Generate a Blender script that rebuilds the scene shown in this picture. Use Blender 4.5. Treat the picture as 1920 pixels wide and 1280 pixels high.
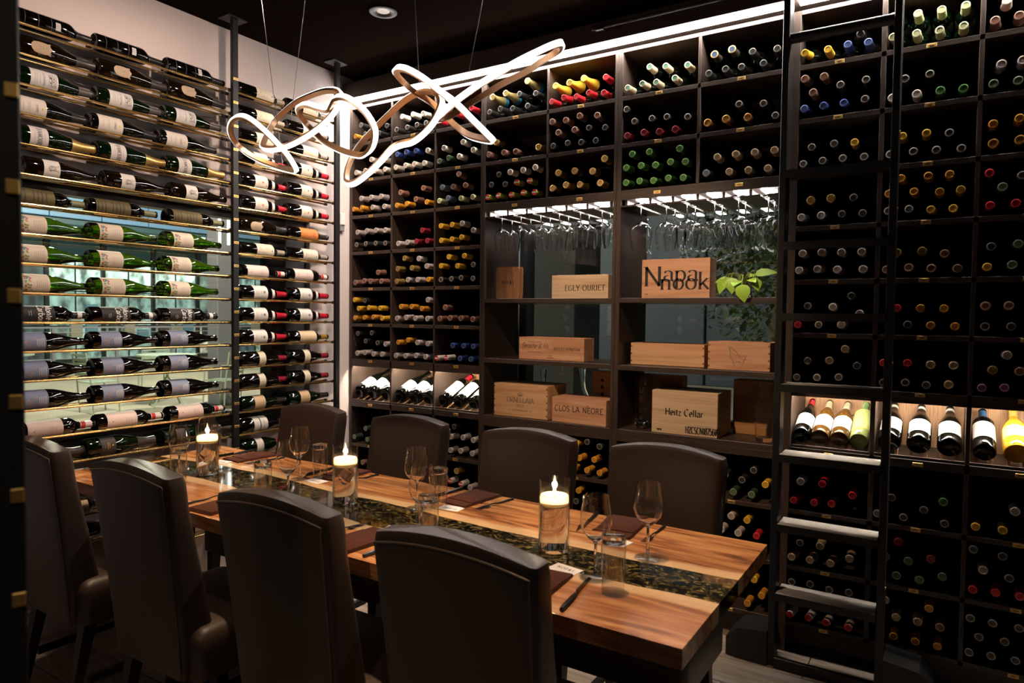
import bpy, bmesh, math, random
from math import sin, cos, pi, radians, hypot
from mathutils import Vector, Matrix

for o in list(bpy.data.objects):
    bpy.data.objects.remove(o)
S = bpy.context.scene
COL = S.collection
random.seed(7)

# ------------------------------------------------------------------ camera, world, light, exposure
CAM = Vector((0.0, -3.0444, 1.4078))
cd = bpy.data.cameras.new('camera')
cam = bpy.data.objects.new('camera', cd)
COL.objects.link(cam)
_yaw, _pit, _rol = -0.5669, -0.0371, 0.0115
_w = Vector((sin(_yaw) * cos(_pit), cos(_yaw) * cos(_pit), sin(_pit)))
_r = Vector((cos(_yaw), -sin(_yaw), 0))
_u = _r.cross(_w)
_rr = _r * cos(_rol) + _u * sin(_rol)
_uu = -_r * sin(_rol) + _u * cos(_rol)
cam.matrix_world = Matrix(((_rr.x, _uu.x, -_w.x, CAM.x), (_rr.y, _uu.y, -_w.y, CAM.y), (_rr.z, _uu.z, -_w.z, CAM.z), (0, 0, 0, 1)))
cd.sensor_width = 36.0
cd.lens = 1283.07 / 1920 * 36
cd.clip_start = 0.02
cd.clip_end = 200
cd.dof.use_dof = True
cd.dof.focus_distance = 3.1
cd.dof.aperture_fstop = 4.5
S.camera = cam

W = bpy.data.worlds.new('dusk')
S.world = W
W.use_nodes = True
bg = W.node_tree.nodes['Background']
bg.inputs[0].default_value = (0.10, 0.22, 0.48, 1)
bg.inputs[1].default_value = 0.03

S.view_settings.view_transform = 'Standard'
S.view_settings.look = 'None'
S.view_settings.exposure = 0.1
S.view_settings.gamma = 1.0
S.view_settings.use_curve_mapping = False
cy = S.cycles
cy.max_bounces = 10
cy.transparent_max_bounces = 24
cy.transmission_bounces = 8
cy.glossy_bounces = 4
cy.diffuse_bounces = 3
cy.sample_clamp_indirect = 4.0
cy.blur_glossy = 1.0
cy.caustics_reflective = False

# name, location, aim, watts, cone, colour : the beams of the recessed ceiling cans, plus one added can
SPOTS = [
    ((-2.31, -0.59), (-3.10, -0.36, 1.50), 80, 84, (1, .80, .64)),
    ((-1.95, -1.15), (-3.10, -1.05, 1.95), 46, 96, (1, .76, .62)),
    ((-1.95, -1.80), (-3.10, -1.75, 1.95), 46, 96, (1, .76, .62)),
    ((-2.45, -1.42), (-2.45, -1.42, .76), 112, 44, (1, .66, .38)),
    ((-1.62, -1.42), (-1.62, -1.42, .76), 112, 44, (1, .66, .38)),
    ((-0.80, -1.44), (-0.80, -1.44, .76), 118, 46, (1, .66, .38)),
    ((-1.15, -1.55), (-1.25, 0.05, 1.15), 175, 50, (1, .70, .44)),
    ((-0.35, -3.70), (-0.87, -2.70, 1.20), 45, 34, (1, .80, .55)),  # added unseen can behind the camera, brightens the entrance post plates
    ((-1.90, -2.05), (-2.00, -2.66, 1.50), 45, 80, (1, .80, .64)),
]

# ------------------------------------------------------------------ helpers
class MB:
    def __init__(s):
        s.v, s.f, s.m, s.uv = [], [], [], None
    def add(s, vs, fs, mat=0):
        k = len(s.v)
        s.v += [tuple(p) for p in vs]
        s.f += [tuple(i + k for i in f) for f in fs]
        s.m += [mat] * len(fs)
        return s
    def box(s, x0, x1, y0, y1, z0, z1, mat=0, b=0.0, M=None):
        c = Vector(((x0 + x1) / 2, (y0 + y1) / 2, (z0 + z1) / 2))
        h = (abs(x1 - x0) / 2, abs(y1 - y0) / 2, abs(z1 - z0) / 2)
        if b <= 0:
            vs = [c + Vector((sx * h[0], sy * h[1], sz * h[2])) for sx in (-1, 1) for sy in (-1, 1) for sz in (-1, 1)]
            fs = [(0, 1, 3, 2), (4, 6, 7, 5), (0, 4, 5, 1), (2, 3, 7, 6), (0, 2, 6, 4), (1, 5, 7, 3)]
        else:
            b = min(b, min(h) * .9)
            vs, ix = [], {}
            for sx in (-1, 1):
                for sy in (-1, 1):
                    for sz in (-1, 1):
                        sg = (sx, sy, sz)
                        for a in range(3):
                            ix[sg, a] = len(vs)
                            vs.append(c + Vector([sg[i] * (h[i] if i == a else h[i] - b) for i in range(3)]))
            fs = []
            for a in range(3):
                p, q = (a + 1) % 3, (a + 2) % 3
                for sa in (-1, 1):
                    def K(sp, sq, ax, sa=sa, a=a, p=p, q=q):
                        g = [0, 0, 0]; g[a] = sa; g[p] = sp; g[q] = sq
                        return ix[tuple(g), ax]
                    fs.append((K(-1, -1, a), K(1, -1, a), K(1, 1, a), K(-1, 1, a)))
                for sp in (-1, 1):
                    for sq in (-1, 1):
                        g0, g1 = [0, 0, 0], [0, 0, 0]
                        g0[a], g1[a] = -1, 1
                        g0[p] = g1[p] = sp; g0[q] = g1[q] = sq
                        fs.append((ix[tuple(g0), p], ix[tuple(g1), p], ix[tuple(g1), q], ix[tuple(g0), q]))
            for g in [(x, y, z) for x in (-1, 1) for y in (-1, 1) for z in (-1, 1)]:
                fs.append((ix[g, 0], ix[g, 1], ix[g, 2]))
        if M is not None:
            vs = [M @ v for v in vs]
        return s.add(vs, fs, mat)
    def tube(s, pts, r, n=8, mat=0, closed=False, caps=True, M=None):
        pts = [Vector(p) for p in pts]
        N = len(pts)
        rs = r if isinstance(r, (list, tuple)) else [r] * N
        vs, fs = [], []
        prev = None
        for i, p in enumerate(pts):
            a = pts[(i - 1) % N] if closed or i > 0 else p
            c = pts[(i + 1) % N] if closed or i < N - 1 else p
            t = (c - a).normalized()
            if prev is None:
                ref = Vector((0, 0, 1)) if abs(t.z) < .9 else Vector((1, 0, 0))
                e1 = t.cross(ref).normalized()
            else:
                e1 = (prev - t * prev.dot(t)).normalized()
            prev = e1
            e2 = t.cross(e1)
            vs += [p + (e1 * cos(2 * pi * k / n) + e2 * sin(2 * pi * k / n)) * rs[i] for k in range(n)]
        for i in range(N if closed else N - 1):
            j = (i + 1) % N
            for k in range(n):
                l = (k + 1) % n
                fs.append((i * n + k, i * n + l, j * n + l, j * n + k))
        if caps and not closed:
            fs.append(tuple(range(n))[::-1])
            fs.append(tuple(range((N - 1) * n, N * n)))
        if M is not None:
            vs = [M @ v for v in vs]
        return s.add(vs, fs, mat)
    def lathe(s, prof, n=20, mat=0, M=None, mats=None, close=False):
        vs, fs, ms, idx = [], [], [], []
        for (r, z) in prof:
            if r < 1e-6:
                idx.append([len(vs)]); vs.append(Vector((0, 0, z)))
            else:
                idx.append(list(range(len(vs), len(vs) + n)))
                vs += [Vector((r * cos(2 * pi * k / n), r * sin(2 * pi * k / n), z)) for k in range(n)]
        pairs = list(range(len(prof) - 1))
        for i in pairs + ([len(prof) - 1] if close else []):
            a, b = idx[i], idx[(i + 1) % len(prof)]
            for k in range(n):
                l = (k + 1) % n
                if len(a) == 1 and len(b) == 1:
                    continue
                if len(a) == 1: fs.append((a[0], b[k], b[l]))
                elif len(b) == 1: fs.append((a[k], a[l], b[0]))
                else: fs.append((a[k], a[l], b[l], b[k]))
                ms.append(mats[i] if mats else mat)
        if M is not None:
            vs = [M @ v for v in vs]
        k0 = len(s.m)
        s.add(vs, fs, mat)
        s.m[k0:] = ms
        return s
    def mesh(s, name, mats, smooth=True, angle=35, fix=True):
        me = bpy.data.meshes.new(name)
        me.from_pydata(s.v, [], s.f)
        for m in mats if isinstance(mats, (list, tuple)) else [mats]:
            me.materials.append(m)
        me.polygons.foreach_set('material_index', s.m)
        if s.uv is not None:
            ul = me.uv_layers.new(name='UVMap')
            for l in me.loops:
                ul.data[l.index].uv = s.uv[l.vertex_index]
        if fix:
            b = bmesh.new(); b.from_mesh(me)
            bmesh.ops.recalc_face_normals(b, faces=b.faces)
            b.to_mesh(me); b.free()
        if smooth:
            me.shade_smooth()
            me.set_sharp_from_angle(angle=radians(angle))
        me.update()
        return me
    def build(s, name, mats, parent=None, smooth=True, angle=35, fix=True, M=None):
        return inst(name, s.mesh(name, mats, smooth, angle, fix), parent, M)


def inst(name, me, parent=None, M=None):
    o = bpy.data.objects.new(name, me)
    COL.objects.link(o)
    if parent is not None:
        o.parent = parent
    if M is not None:
        o.matrix_basis = M
    return o

def tag(o, label, cat, group=None):
    o['label'] = label; o['category'] = cat
    if group: o['group'] = group
    return o

def thing(name, label, cat, loc=(0, 0, 0), rz=0.0, group=None):
    o = inst(name, None)
    o.location = loc; o.rotation_euler = (0, 0, rz)
    return tag(o, label, cat, group)

def struct(o):
    o['kind'] = 'structure'; return o

def T(x, y, z): return Matrix.Translation((x, y, z))
def RZ(a): return Matrix.Rotation(a, 4, 'Z')

def frame(origin, zdir, xref):
    z = Vector(zdir).normalized()
    x = Vector(xref); x = (x - z * x.dot(z)).normalized()
    y = z.cross(x)
    return Matrix(((x.x, y.x, z.x, origin[0]), (x.y, y.y, z.y, origin[1]), (x.z, y.z, z.z, origin[2]), (0, 0, 0, 1)))

ORD = 'zeroth first second third fourth fifth sixth seventh eighth ninth tenth eleventh twelfth thirteenth fourteenth fifteenth sixteenth seventeenth eighteenth nineteenth twentieth'.split()

# ------------------------------------------------------------------ materials
MC = {}
def mat(name, col, rough=.5, metal=0.0, emit=None, es=0.0, spec=.5, coat=0.0, trans=0.0, ior=1.45, alpha=1.0, sss=0.0):
    if name in MC: return MC[name]
    m = bpy.data.materials.new(name); m.use_nodes = True
    b = m.node_tree.nodes['Principled BSDF']
    b.inputs['Base Color'].default_value = (*col, 1)
    b.inputs['Roughness'].default_value = rough
    b.inputs['Metallic'].default_value = metal
    b.inputs['Specular IOR Level'].default_value = spec
    b.inputs['Coat Weight'].default_value = coat
    b.inputs['Coat Roughness'].default_value = .05
    b.inputs['Transmission Weight'].default_value = trans
    b.inputs['IOR'].default_value = ior
    b.inputs['Subsurface Weight'].default_value = sss
    if emit:
        b.inputs['Emission Color'].default_value = (*emit, 1)
        b.inputs['Emission Strength'].default_value = es
    MC[name] = m
    return m

def nodes(m):
    nt = m.node_tree
    return nt, nt.nodes, nt.links, nt.nodes['Principled BSDF']

def wood(name, ramp, scale=(1, 1, 1), rough=.45, bump=.05, detail=6, dist=1.5, nscale=3.0, coat=0.0, spec=.5):
    m = mat(name, ramp[0][1], rough, coat=coat, spec=spec)
    nt, N, L, b = nodes(m)
    tc = N.new('ShaderNodeTexCoord'); mp = N.new('ShaderNodeMapping')
    mp.inputs['Scale'].default_value = scale
    nz = N.new('ShaderNodeTexNoise'); nz.inputs['Scale'].default_value = nscale; nz.inputs['Detail'].default_value = detail
    nz.inputs['Distortion'].default_value = dist
    oi = N.new('ShaderNodeObjectInfo'); ad = N.new('ShaderNodeVectorMath'); ad.operation = 'ADD'
    cm = N.new('ShaderNodeCombineXYZ')
    mu = N.new('ShaderNodeMath'); mu.operation = 'MULTIPLY'; mu.inputs[1].default_value = 37.0
    L.new(oi.outputs['Random'], mu.inputs[0])
    for i in range(3): L.new(mu.outputs[0], cm.inputs[i])
    cr = N.new('ShaderNodeValToRGB')
    while len(cr.color_ramp.elements) < len(ramp): cr.color_ramp.elements.new(.5)
    for e, (p, c) in zip(cr.color_ramp.elements, ramp):
        e.position = p; e.color = (*c, 1)
    L.new(tc.outputs['Object'], mp.inputs[0]); L.new(mp.outputs[0], ad.inputs[0]); L.new(cm.outputs[0], ad.inputs[1])
    L.new(ad.outputs[0], nz.inputs['Vector']); L.new(nz.outputs[0], cr.inputs[0]); L.new(cr.outputs[0], b.inputs['Base Color'])
    if bump:
        bp = N.new('ShaderNodeBump'); bp.inputs['Strength'].default_value = bump; bp.inputs['Distance'].default_value = .002
        L.new(nz.outputs[0], bp.inputs['Height']); L.new(bp.outputs[0], b.inputs['Normal'])
    return m

def thin_glass(name, tint=(1, 1, 1), refl=1.0, edge=.0, rough=0.0):
    """thin-walled clear glass: passes light straight through, mirrors by the angle of view"""
    m = bpy.data.materials.new(name); m.use_nodes = True
    nt = m.node_tree; N = nt.nodes; L = nt.links
    N.remove(N['Principled BSDF'])
    tr = N.new('ShaderNodeBsdfTransparent'); tr.inputs[0].default_value = (*tint, 1)
    gl = N.new('ShaderNodeBsdfGlossy'); gl.inputs['Roughness'].default_value = rough
    lw = N.new('ShaderNodeLayerWeight'); lw.inputs[0].default_value = .5
    pw = N.new('ShaderNodeMath'); pw.operation = 'POWER'; pw.inputs[1].default_value = 4.0
    mx = N.new('ShaderNodeMixShader')
    mu = N.new('ShaderNodeMath'); mu.operation = 'MULTIPLY_ADD'; mu.use_clamp = True
    mu.inputs[1].default_value = refl; mu.inputs[2].default_value = .04 + edge
    L.new(lw.outputs['Facing'], pw.inputs[0]); L.new(pw.outputs[0], mu.inputs[0]); L.new(mu.outputs[0], mx.inputs[0])
    L.new(tr.outputs[0], mx.inputs[1]); L.new(gl.outputs[0], mx.inputs[2])
    L.new(mx.outputs[0], N['Material Output'].inputs[0])
    return m

def noise_bump(m, scale=200, strength=.2, dist=.001):
    nt, N, L, b = nodes(m)
    nz = N.new('ShaderNodeTexNoise'); nz.inputs['Scale'].default_value = scale
    bp = N.new('ShaderNodeBump'); bp.inputs['Strength'].default_value = strength; bp.inputs['Distance'].default_value = dist
    L.new(nz.outputs[0], bp.inputs['Height']); L.new(bp.outputs[0], b.inputs['Normal'])
    return m

M_RACK = wood('dark_oak_laminate', [(.3, (.030, .019, .014)), (.55, (.055, .036, .028)), (.75, (.082, .056, .045))], (60, 60, 2.5), .42, .1)
M_RACKH = wood('dark_oak_shelf', [(.3, (.030, .019, .014)), (.55, (.055, .036, .028)), (.75, (.082, .056, .045))], (2.5, 60, 60), .42, .1)
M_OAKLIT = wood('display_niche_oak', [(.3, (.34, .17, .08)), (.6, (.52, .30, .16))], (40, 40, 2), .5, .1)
M_BACK = wood('rack_back_board', [(.3, (.030, .017, .012)), (.6, (.055, .033, .025))], (40, 40, 2), .5, .05)
M_BLACK = noise_bump(mat('black_powder_coated_metal', (.012, .012, .013), .42), 900, .1)
M_CEIL = mat('black_ceiling_paint', (.012, .0080, .0062), .7, spec=.0)
M_WALL = noise_bump(mat('warm_white_wall_paint', (.62, .53, .50), .7), 300, .05)
M_DARKWALL = mat('dark_wall_paint', (.02, .017, .016), .7)
M_BRASS = mat('brushed_brass', (.80, .52, .18), .48, 1.0)
M_ROD = mat('polished_gold_rod', (.86, .56, .22), .22, 1.0)
M_BRONZE = mat('satin_bronze', (.72, .43, .25), .34, 1.0)
M_LED = mat('led_strip_light', (1, 1, 1), .5, emit=(1, .93, .86), es=85.0)
M_LEDP = mat('led_ribbon_light', (1, 1, 1), .5, emit=(.93, .95, 1), es=4.5)
M_LEDW = mat('niche_led_light', (1, 1, 1), .5, emit=(1, .88, .70), es=190.0)
M_LEDC = mat('hanger_led_light', (1, 1, 1), .5, emit=(1, .97, .94), es=70.0)
M_LEATHER = noise_bump(mat('brown_leather', (.044, .028, .021), .42), 260, .12)
M_PIPING = mat('brown_leather_piping', (.085, .062, .052), .4)
M_LEG = mat('black_stained_wood', (.012, .010, .009), .4)
M_GLASS = mat('clear_glass', (1, 1, 1), 0, trans=1, ior=1.46)
M_THIN = thin_glass('thin_clear_glass', (.985, .985, .985), 1.0, .05)
M_PANE = thin_glass('window_pane', (.93, .96, .95), .8, .02)
M_WATER = mat('water', (1, 1, 1), 0, trans=1, ior=1.33)
M_SOLID = mat('solid_clear_glass', (1, 1, 1), 0, trans=1, ior=1.45)
M_BOTTLE = mat('dark_bottle_glass', (.002, .0025, .002), .05, coat=.3)
M_BOTTLEB = mat('black_bottle_glass', (.002, .0015, .0015), .05, coat=.3)
M_BOTTLEBR = mat('brown_bottle_glass', (.005, .0025, .001), .05, coat=.3)
M_GREEN = mat('green_bottle_glass', (.08, .20, .005), .01, trans=1, ior=1.5)
M_DGREEN = mat('deep_green_bottle_glass', (.0012, .006, .0015), .05, coat=.3)
M_GOLDWINE = mat('amber_bottle_glass', (.75, .38, .02), .08, coat=.5)
M_PALEGREEN = mat('pale_green_bottle_glass', (.25, .30, .09), .08, coat=.4)
INK = [mat('ink_black', (.02, .018, .016), .6), mat('ink_red', (.55, .03, .02), .6), mat('ink_gold', (.65, .40, .08), .4),
       mat('ink_green', (.10, .28, .06), .6), mat('ink_blue', (.03, .22, .42), .6), mat('ink_orange', (.75, .25, .05), .6),
       mat('ink_white', (.80, .76, .70), .6), mat('ink_grey', (.14, .13, .12), .6)]
def paper(n, c): return mat(n, c, .65)

# ------------------------------------------------------------------ lettering: pen strokes laid on a surface
def arc(cx, cy, rx, ry, a0, a1, n=9):
    return [(cx + rx * cos(radians(a0 + (a1 - a0) * i / n)), cy + ry * sin(radians(a0 + (a1 - a0) * i / n))) for i in range(n + 1)]
GL = {
 'A': (.72, [[(0, 0), (.35, 1)], [(.33, 1), (.70, 0)], [(.13, .34), (.57, .34)]], [(0, 0), (.70, 0)]),
 '^': (.72, [[(.06, 0), (.35, 1)], [(.35, 1), (.66, 0)], [(.2, .12), (.35, .66), (.52, .12)], [(.06, 0), (.66, 0)], [(.25, .3), (.45, .3)]], []),
 'B': (.60, [[(.1, 0), (.1, 1)], [(.1, 1), (.3, 1)] + arc(.3, .76, .2, .24, 90, -90) + [(.1, .52)], [(.3, .52)] + arc(.3, .26, .25, .26, 90, -90) + [(.1, 0)]], []),
 'C': (.70, [arc(.38, .5, .34, .5, 50, 310, 16)], []),
 'D': (.75, [[(.1, 0), (.1, 1)], [(.1, 1), (.3, 1)] + arc(.3, .5, .38, .5, 90, -90, 12) + [(.1, 0)]], [(.1, 0), (.1, 1)]),
 'E': (.58, [[(.1, 0), (.1, 1)], [(.1, 1), (.5, 1), (.5, .88)], [(.1, .52), (.42, .52)], [(.1, 0), (.54, 0), (.54, .14)]], []),
 'F': (.54, [[(.1, 0), (.1, 1)], [(.1, 1), (.5, 1), (.5, .88)], [(.1, .52), (.42, .52)]], [(.1, 0)]),
 'G': (.78, [arc(.38, .5, .34, .5, 50, 330, 16) + [(.68, .22), (.68, .42)], [(.5, .42), (.76, .42)]], []),
 'H': (.76, [[(.12, 0), (.12, 1)], [(.64, 0), (.64, 1)], [(.12, .52), (.64, .52)]], [(.12, 0), (.12, 1), (.64, 0), (.64, 1)]),
 'I': (.30, [[(.15, 0), (.15, 1)]], [(.15, 0), (.15, 1)]),
 'K': (.70, [[(.12, 0), (.12, 1)], [(.12, .4), (.6, 1)], [(.28, .58), (.66, 0)]], [(.12, 0), (.12, 1), (.66, 0)]),
 'L': (.56, [[(.1, 0), (.1, 1)], [(.1, 0), (.54, 0), (.54, .16)]], [(.1, 1)]),
 'M': (.92, [[(.1, 0), (.14, 1)], [(.14, 1), (.46, .1)], [(.46, .1), (.78, 1)], [(.78, 1), (.82, 0)]], [(.1, 0), (.82, 0)]),
 'N': (.80, [[(.12, 0), (.12, 1)], [(.1, 1), (.68, 0)], [(.68, 0), (.68, 1)]], [(.12, 0), (.08, 1), (.68, 1)]),
 'O': (.80, [arc(.40, .5, .36, .5, 0, 360, 20)], []),
 'P': (.62, [[(.1, 0), (.1, 1)], [(.1, 1), (.3, 1)] + arc(.3, .74, .24, .26, 90, -90) + [(.1, .48)]], [(.1, 0), (.1, 1)]),
 'R': (.68, [[(.1, 0), (.1, 1)], [(.1, 1), (.3, 1)] + arc(.3, .75, .22, .25, 90, -90) + [(.1, .5)], [(.3, .5), (.64, 0)]], [(.1, 0), (.64, 0)]),
 'S': (.54, [arc(.27, .75, .20, .25, 40, 250, 9) + arc(.27, .25, .22, .27, 80, -145, 10)], []),
 'T': (.64, [[(.32, 0), (.32, 1)], [(.04, .86), (.04, 1), (.6, 1), (.6, .86)]], [(.32, 0)]),
 'U': (.76, [[(.12, 1), (.12, .3)] + arc(.37, .3, .25, .3, 180, 360, 10) + [(.62, 1)]], [(.12, 1), (.62, 1)]),
 'V': (.70, [[(.02, 1), (.34, 0)], [(.34, 0), (.66, 1)]], [(.02, 1), (.66, 1)]),
 'W': (1.0, [[(.02, 1), (.26, 0)], [(.26, 0), (.5, 1)], [(.5, 1), (.74, 0)], [(.74, 0), (.98, 1)]], [(.02, 1), (.98, 1)]),
 'X': (.70, [[(.05, 1), (.65, 0)], [(.62, 1), (.05, 0)]], [(.05, 0), (.65, 0), (.05, 1), (.62, 1)]),
 'Y': (.68, [[(.02, 1), (.34, .45)], [(.66, 1), (.34, .45)], [(.34, .45), (.34, 0)]], [(.02, 1), (.66, 1), (.34, 0)]),
 'Z': (.62, [[(.08, .86), (.08, 1), (.56, 1), (.06, 0), (.58, 0), (.58, .14)]], []),
 '0': (.56, [arc(.28, .5, .24, .5, 0, 360, 16)], []),
 '1': (.34, [[(.06, .8), (.2, 1), (.2, 0)]], [(.2, 0)]),
 '2': (.56, [arc(.28, .74, .2, .26, 160, -35, 9) + [(.06, 0), (.52, 0)]], []),
 '5': (.56, [[(.48, 1), (.14, 1), (.1, .56)] + arc(.26, .32, .24, .32, 120, -150, 10)], []),
 '6': (.56, [arc(.42, .5, .36, .5, 95, 180, 6) + arc(.29, .3, .23, .3, 180, 540, 14)], []),
 '7': (.54, [[(.06, .86), (.06, 1), (.5, 1), (.2, 0)]], []),
 '8': (.56, [arc(.28, .75, .19, .25, 0, 360, 12), arc(.28, .26, .24, .26, 0, 360, 14)], []),
 'a': (.50, [arc(.22, .46, .16, .16, 165, 60, 5) + arc(.26, .46, .14, .16, 45, 0, 3) + [(.40, .1), (.48, 0)], arc(.22, .17, .18, .17, 80, 320, 9)], []),
 'b': (.54, [[(.1, 1), (.1, 0)], arc(.28, .31, .2, .31, 150, -150, 12)], []),
 'c': (.46, [arc(.25, .31, .20, .31, 45, 315, 12)], []),
 'd': (.54, [[(.42, 1), (.42, 0)], arc(.25, .31, .2, .31, 30, 330, 12)], []),
 'e': (.46, [[(.06, .34), (.42, .34)] + arc(.24, .31, .19, .31, 8, 310, 13)], []),
 'f': (.32, [arc(.28, .84, .14, .16, 60, 180, 5) + [(.14, 0)], [(.02, .6), (.28, .6)]], []),
 'h': (.56, [[(.1, 1), (.1, 0)], arc(.27, .40, .17, .22, 180, 0, 7) + [(.44, 0)]], [(.1, 0), (.44, 0)]),
 'i': (.24, [[(.12, .62), (.12, 0)], [(.10, .8), (.14, .84)]], [(.12, 0)]),
 'k': (.54, [[(.1, 1), (.1, 0)], [(.1, .22), (.42, .62)], [(.22, .36), (.48, 0)]], [(.1, 0), (.1, 1), (.48, 0), (.42, .62)]),
 'l': (.24, [[(.12, 1), (.12, 0)]], [(.12, 0)]),
 'm': (.82, [[(.1, .62), (.1, 0)], arc(.25, .42, .15, .2, 180, 0, 7) + [(.4, 0)], arc(.55, .42, .15, .2, 180, 0, 7) + [(.7, 0)]], [(.1, 0), (.4, 0), (.7, 0)]),
 'n': (.56, [[(.1, .62), (.1, 0)], arc(.27, .40, .17, .22, 180, 0, 7) + [(.44, 0)]], [(.1, 0), (.44, 0), (.07, .6)]),
 'o': (.54, [arc(.27, .31, .22, .31, 0, 360, 16)], []),
 'p': (.56, [[(.1, .62), (.1, -.4)], arc(.28, .31, .21, .31, 150, -150, 12)], [(.1, -.4), (.07, .6)]),
 'r': (.38, [[(.1, .62), (.1, 0)], arc(.28, .42, .18, .2, 180, 60, 5)], [(.1, 0)]),
 's': (.40, [arc(.2, .47, .14, .15, 40, 250, 7) + arc(.2, .16, .15, .17, 80, -145, 7)], []),
 't': (.32, [[(.14, .85), (.14, .1)] + arc(.22, .1, .08, .1, 180, 300, 3), [(.02, .6), (.28, .6)]], []),
 'z': (.44, [[(.06, .6), (.38, .6), (.05, 0), (.4, 0)]], []),
 '-': (.36, [[(.04, .42), (.3, .42)]], []), "'": (.18, [[(.1, 1), (.08, .76)]], []), ' ': (.34, [], []), '.': (.2, [[(.07, 0), (.12, .05)]], []),
 '&': (.7, [arc(.3, .78, .15, .2, -60, 240, 8) + [(.6, 0)], arc(.3, .24, .24, .25, 120, 340, 8) + [(.6, .42)]], []),
}
def stroke(mb, pts, fn, thick, thin, pen, mat=0):
    P = [Vector(p) for p in pts]
    n = len(P)
    if n < 2: return
    vs = []
    for i, p in enumerate(P):
        d = (P[min(i + 1, n - 1)] - P[max(i - 1, 0)])
        if d.length < 1e-9: d = Vector((1, 0))
        a = math.atan2(d.y, d.x)
        t = (thin + (thick - thin) * abs(sin(a - radians(pen)))) / 2
        nn = Vector((-d.y, d.x)).normalized() * t
        vs += [fn(*(p + nn)), fn(*(p - nn))]
    mb.add(vs, [(2 * i, 2 * i + 1, 2 * i + 3, 2 * i + 2) for i in range(n - 1)], mat)

def text(mb, s, fn, x, y, size, mat=0, thick=.13, thin=.04, pen=8, track=.10, align='c', slant=0.0, serif=True, wide=1.0):
    tw = sum(GL[c][0] * wide + track for c in s) * size - track * size
    if align == 'c': x -= tw / 2
    for c in s:
        w, st, se = GL[c]
        f = lambda u, v, x=x: (x + (u * wide + slant * v) * size, y + v * size)
        for k in st:
            q = []
            for a, b in zip(k[:-1], k[1:]):
                m_ = 3 if hypot(a[0] - b[0], a[1] - b[1]) > .25 else 1
                q += [f(a[0] + (b[0] - a[0]) * i / m_, a[1] + (b[1] - a[1]) * i / m_) for i in range(m_)]
            q.append(f(*k[-1]))
            stroke(mb, q, fn, thick * size, thin * size, pen, mat)
        if serif:
            for (u, v) in se:
                stroke(mb, [f(u - .09, v), f(u + .09, v)], fn, thin * size, thin * size * 1.2, pen, mat)
        x += (w * wide + track) * size

def plane_fn(o, r, u):
    o, r, u = Vector(o), Vector(r).normalized(), Vector(u).normalized()
    return lambda x, y: o + r * x + u * y
def cyl_fn(R, zc=0.0):
    return lambda u, v: Vector((R * cos(u / R), R * sin(u / R), zc + v))
def bar(mb, fn, x0, x1, y, h, mat=0, n=5):
    stroke(mb, [(x0 + (x1 - x0) * i / n, y) for i in range(n + 1)], fn, h, h, 0, mat)
def dot(mb, fn, x, y, r, mat=0, n=7, ry=None):
    ry = ry or r
    mb.add([fn(x + r * cos(2 * pi * k / n), y + ry * sin(2 * pi * k / n)) for k in range(n)], [tuple(range(n))], mat)

# ------------------------------------------------------------------ the room
def hole_wall(name, ax, t0, t1, a0, a1, b0, b1, h, m):
    P = []
    for t in (t0, t1):
        for (a, b) in ((a0, b0), (a1, b0), (a1, b1), (a0, b1), (h[0], h[2]), (h[1], h[2]), (h[1], h[3]), (h[0], h[3])):
            P.append((t, a, b) if ax == 0 else (a, t, b))
    F = []
    for i in range(4):
        j = (i + 1) % 4
        F += [(i, j, 4 + j, 4 + i), (8 + i, 12 + i, 12 + j, 8 + j), (i, 8 + i, 8 + j, j), (4 + i, 4 + j, 12 + j, 12 + i)]
    mb = MB(); mb.add(P, F)
    return struct(mb.build(name, m, smooth=False))

floor = struct(MB().box(-3.3, 1.5, -4.6, .5, -.08, -.013).build('floor', mat('floor_grout', (.05, .045, .04), .8), smooth=False))
M_PLANK = wood('grey_oak_floor_plank', [(.25, (.17, .125, .09)), (.5, (.30, .235, .18)), (.75, (.42, .34, .27))], (1.2, 14, 5), .5, .15, 8, 1.0, 2.5)
pl = [MB().box(0, L_, 0, .196, -.012, 0, 0, .0015).mesh('plank', M_PLANK, smooth=False) for L_ in (1.197, .6)]
for i in range(25):
    y = -4.6 + i * .2
    x = -3.3 - (i * .47) % 1.2
    while x < 1.5:
        xx = max(x, -3.3)
        w = min(x + 1.2, 1.5) - xx
        if w > .05:
            o = inst('plank', pl[0], floor, T(xx, y, 0) @ Matrix.Diagonal((w / 1.2, 1, 1, 1)))
        x += 1.2
struct(MB().box(-3.3, 1.5, -4.6, .5, 2.85, 2.95).build('ceiling', M_CEIL, smooth=False))
hole_wall('wall_left', 0, -3.30, -3.14, -4.6, .36, 0, 2.85, (-3.3, -.31, .82, 1.94), M_WALL)
hole_wall('wall_back', 1, .362, .50, -3.3, 1.5, 0, 2.85, (-2.165, -.57, .872, 1.985), M_DARKWALL)
struct(MB().box(1.5, 1.6, -4.6, .5, 0, 2.95).build('wall_right', M_DARKWALL, smooth=False))
struct(MB().box(-3.3, 1.6, -4.7, -4.6, 0, 2.95).build('wall_front', M_DARKWALL, smooth=False))

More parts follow.
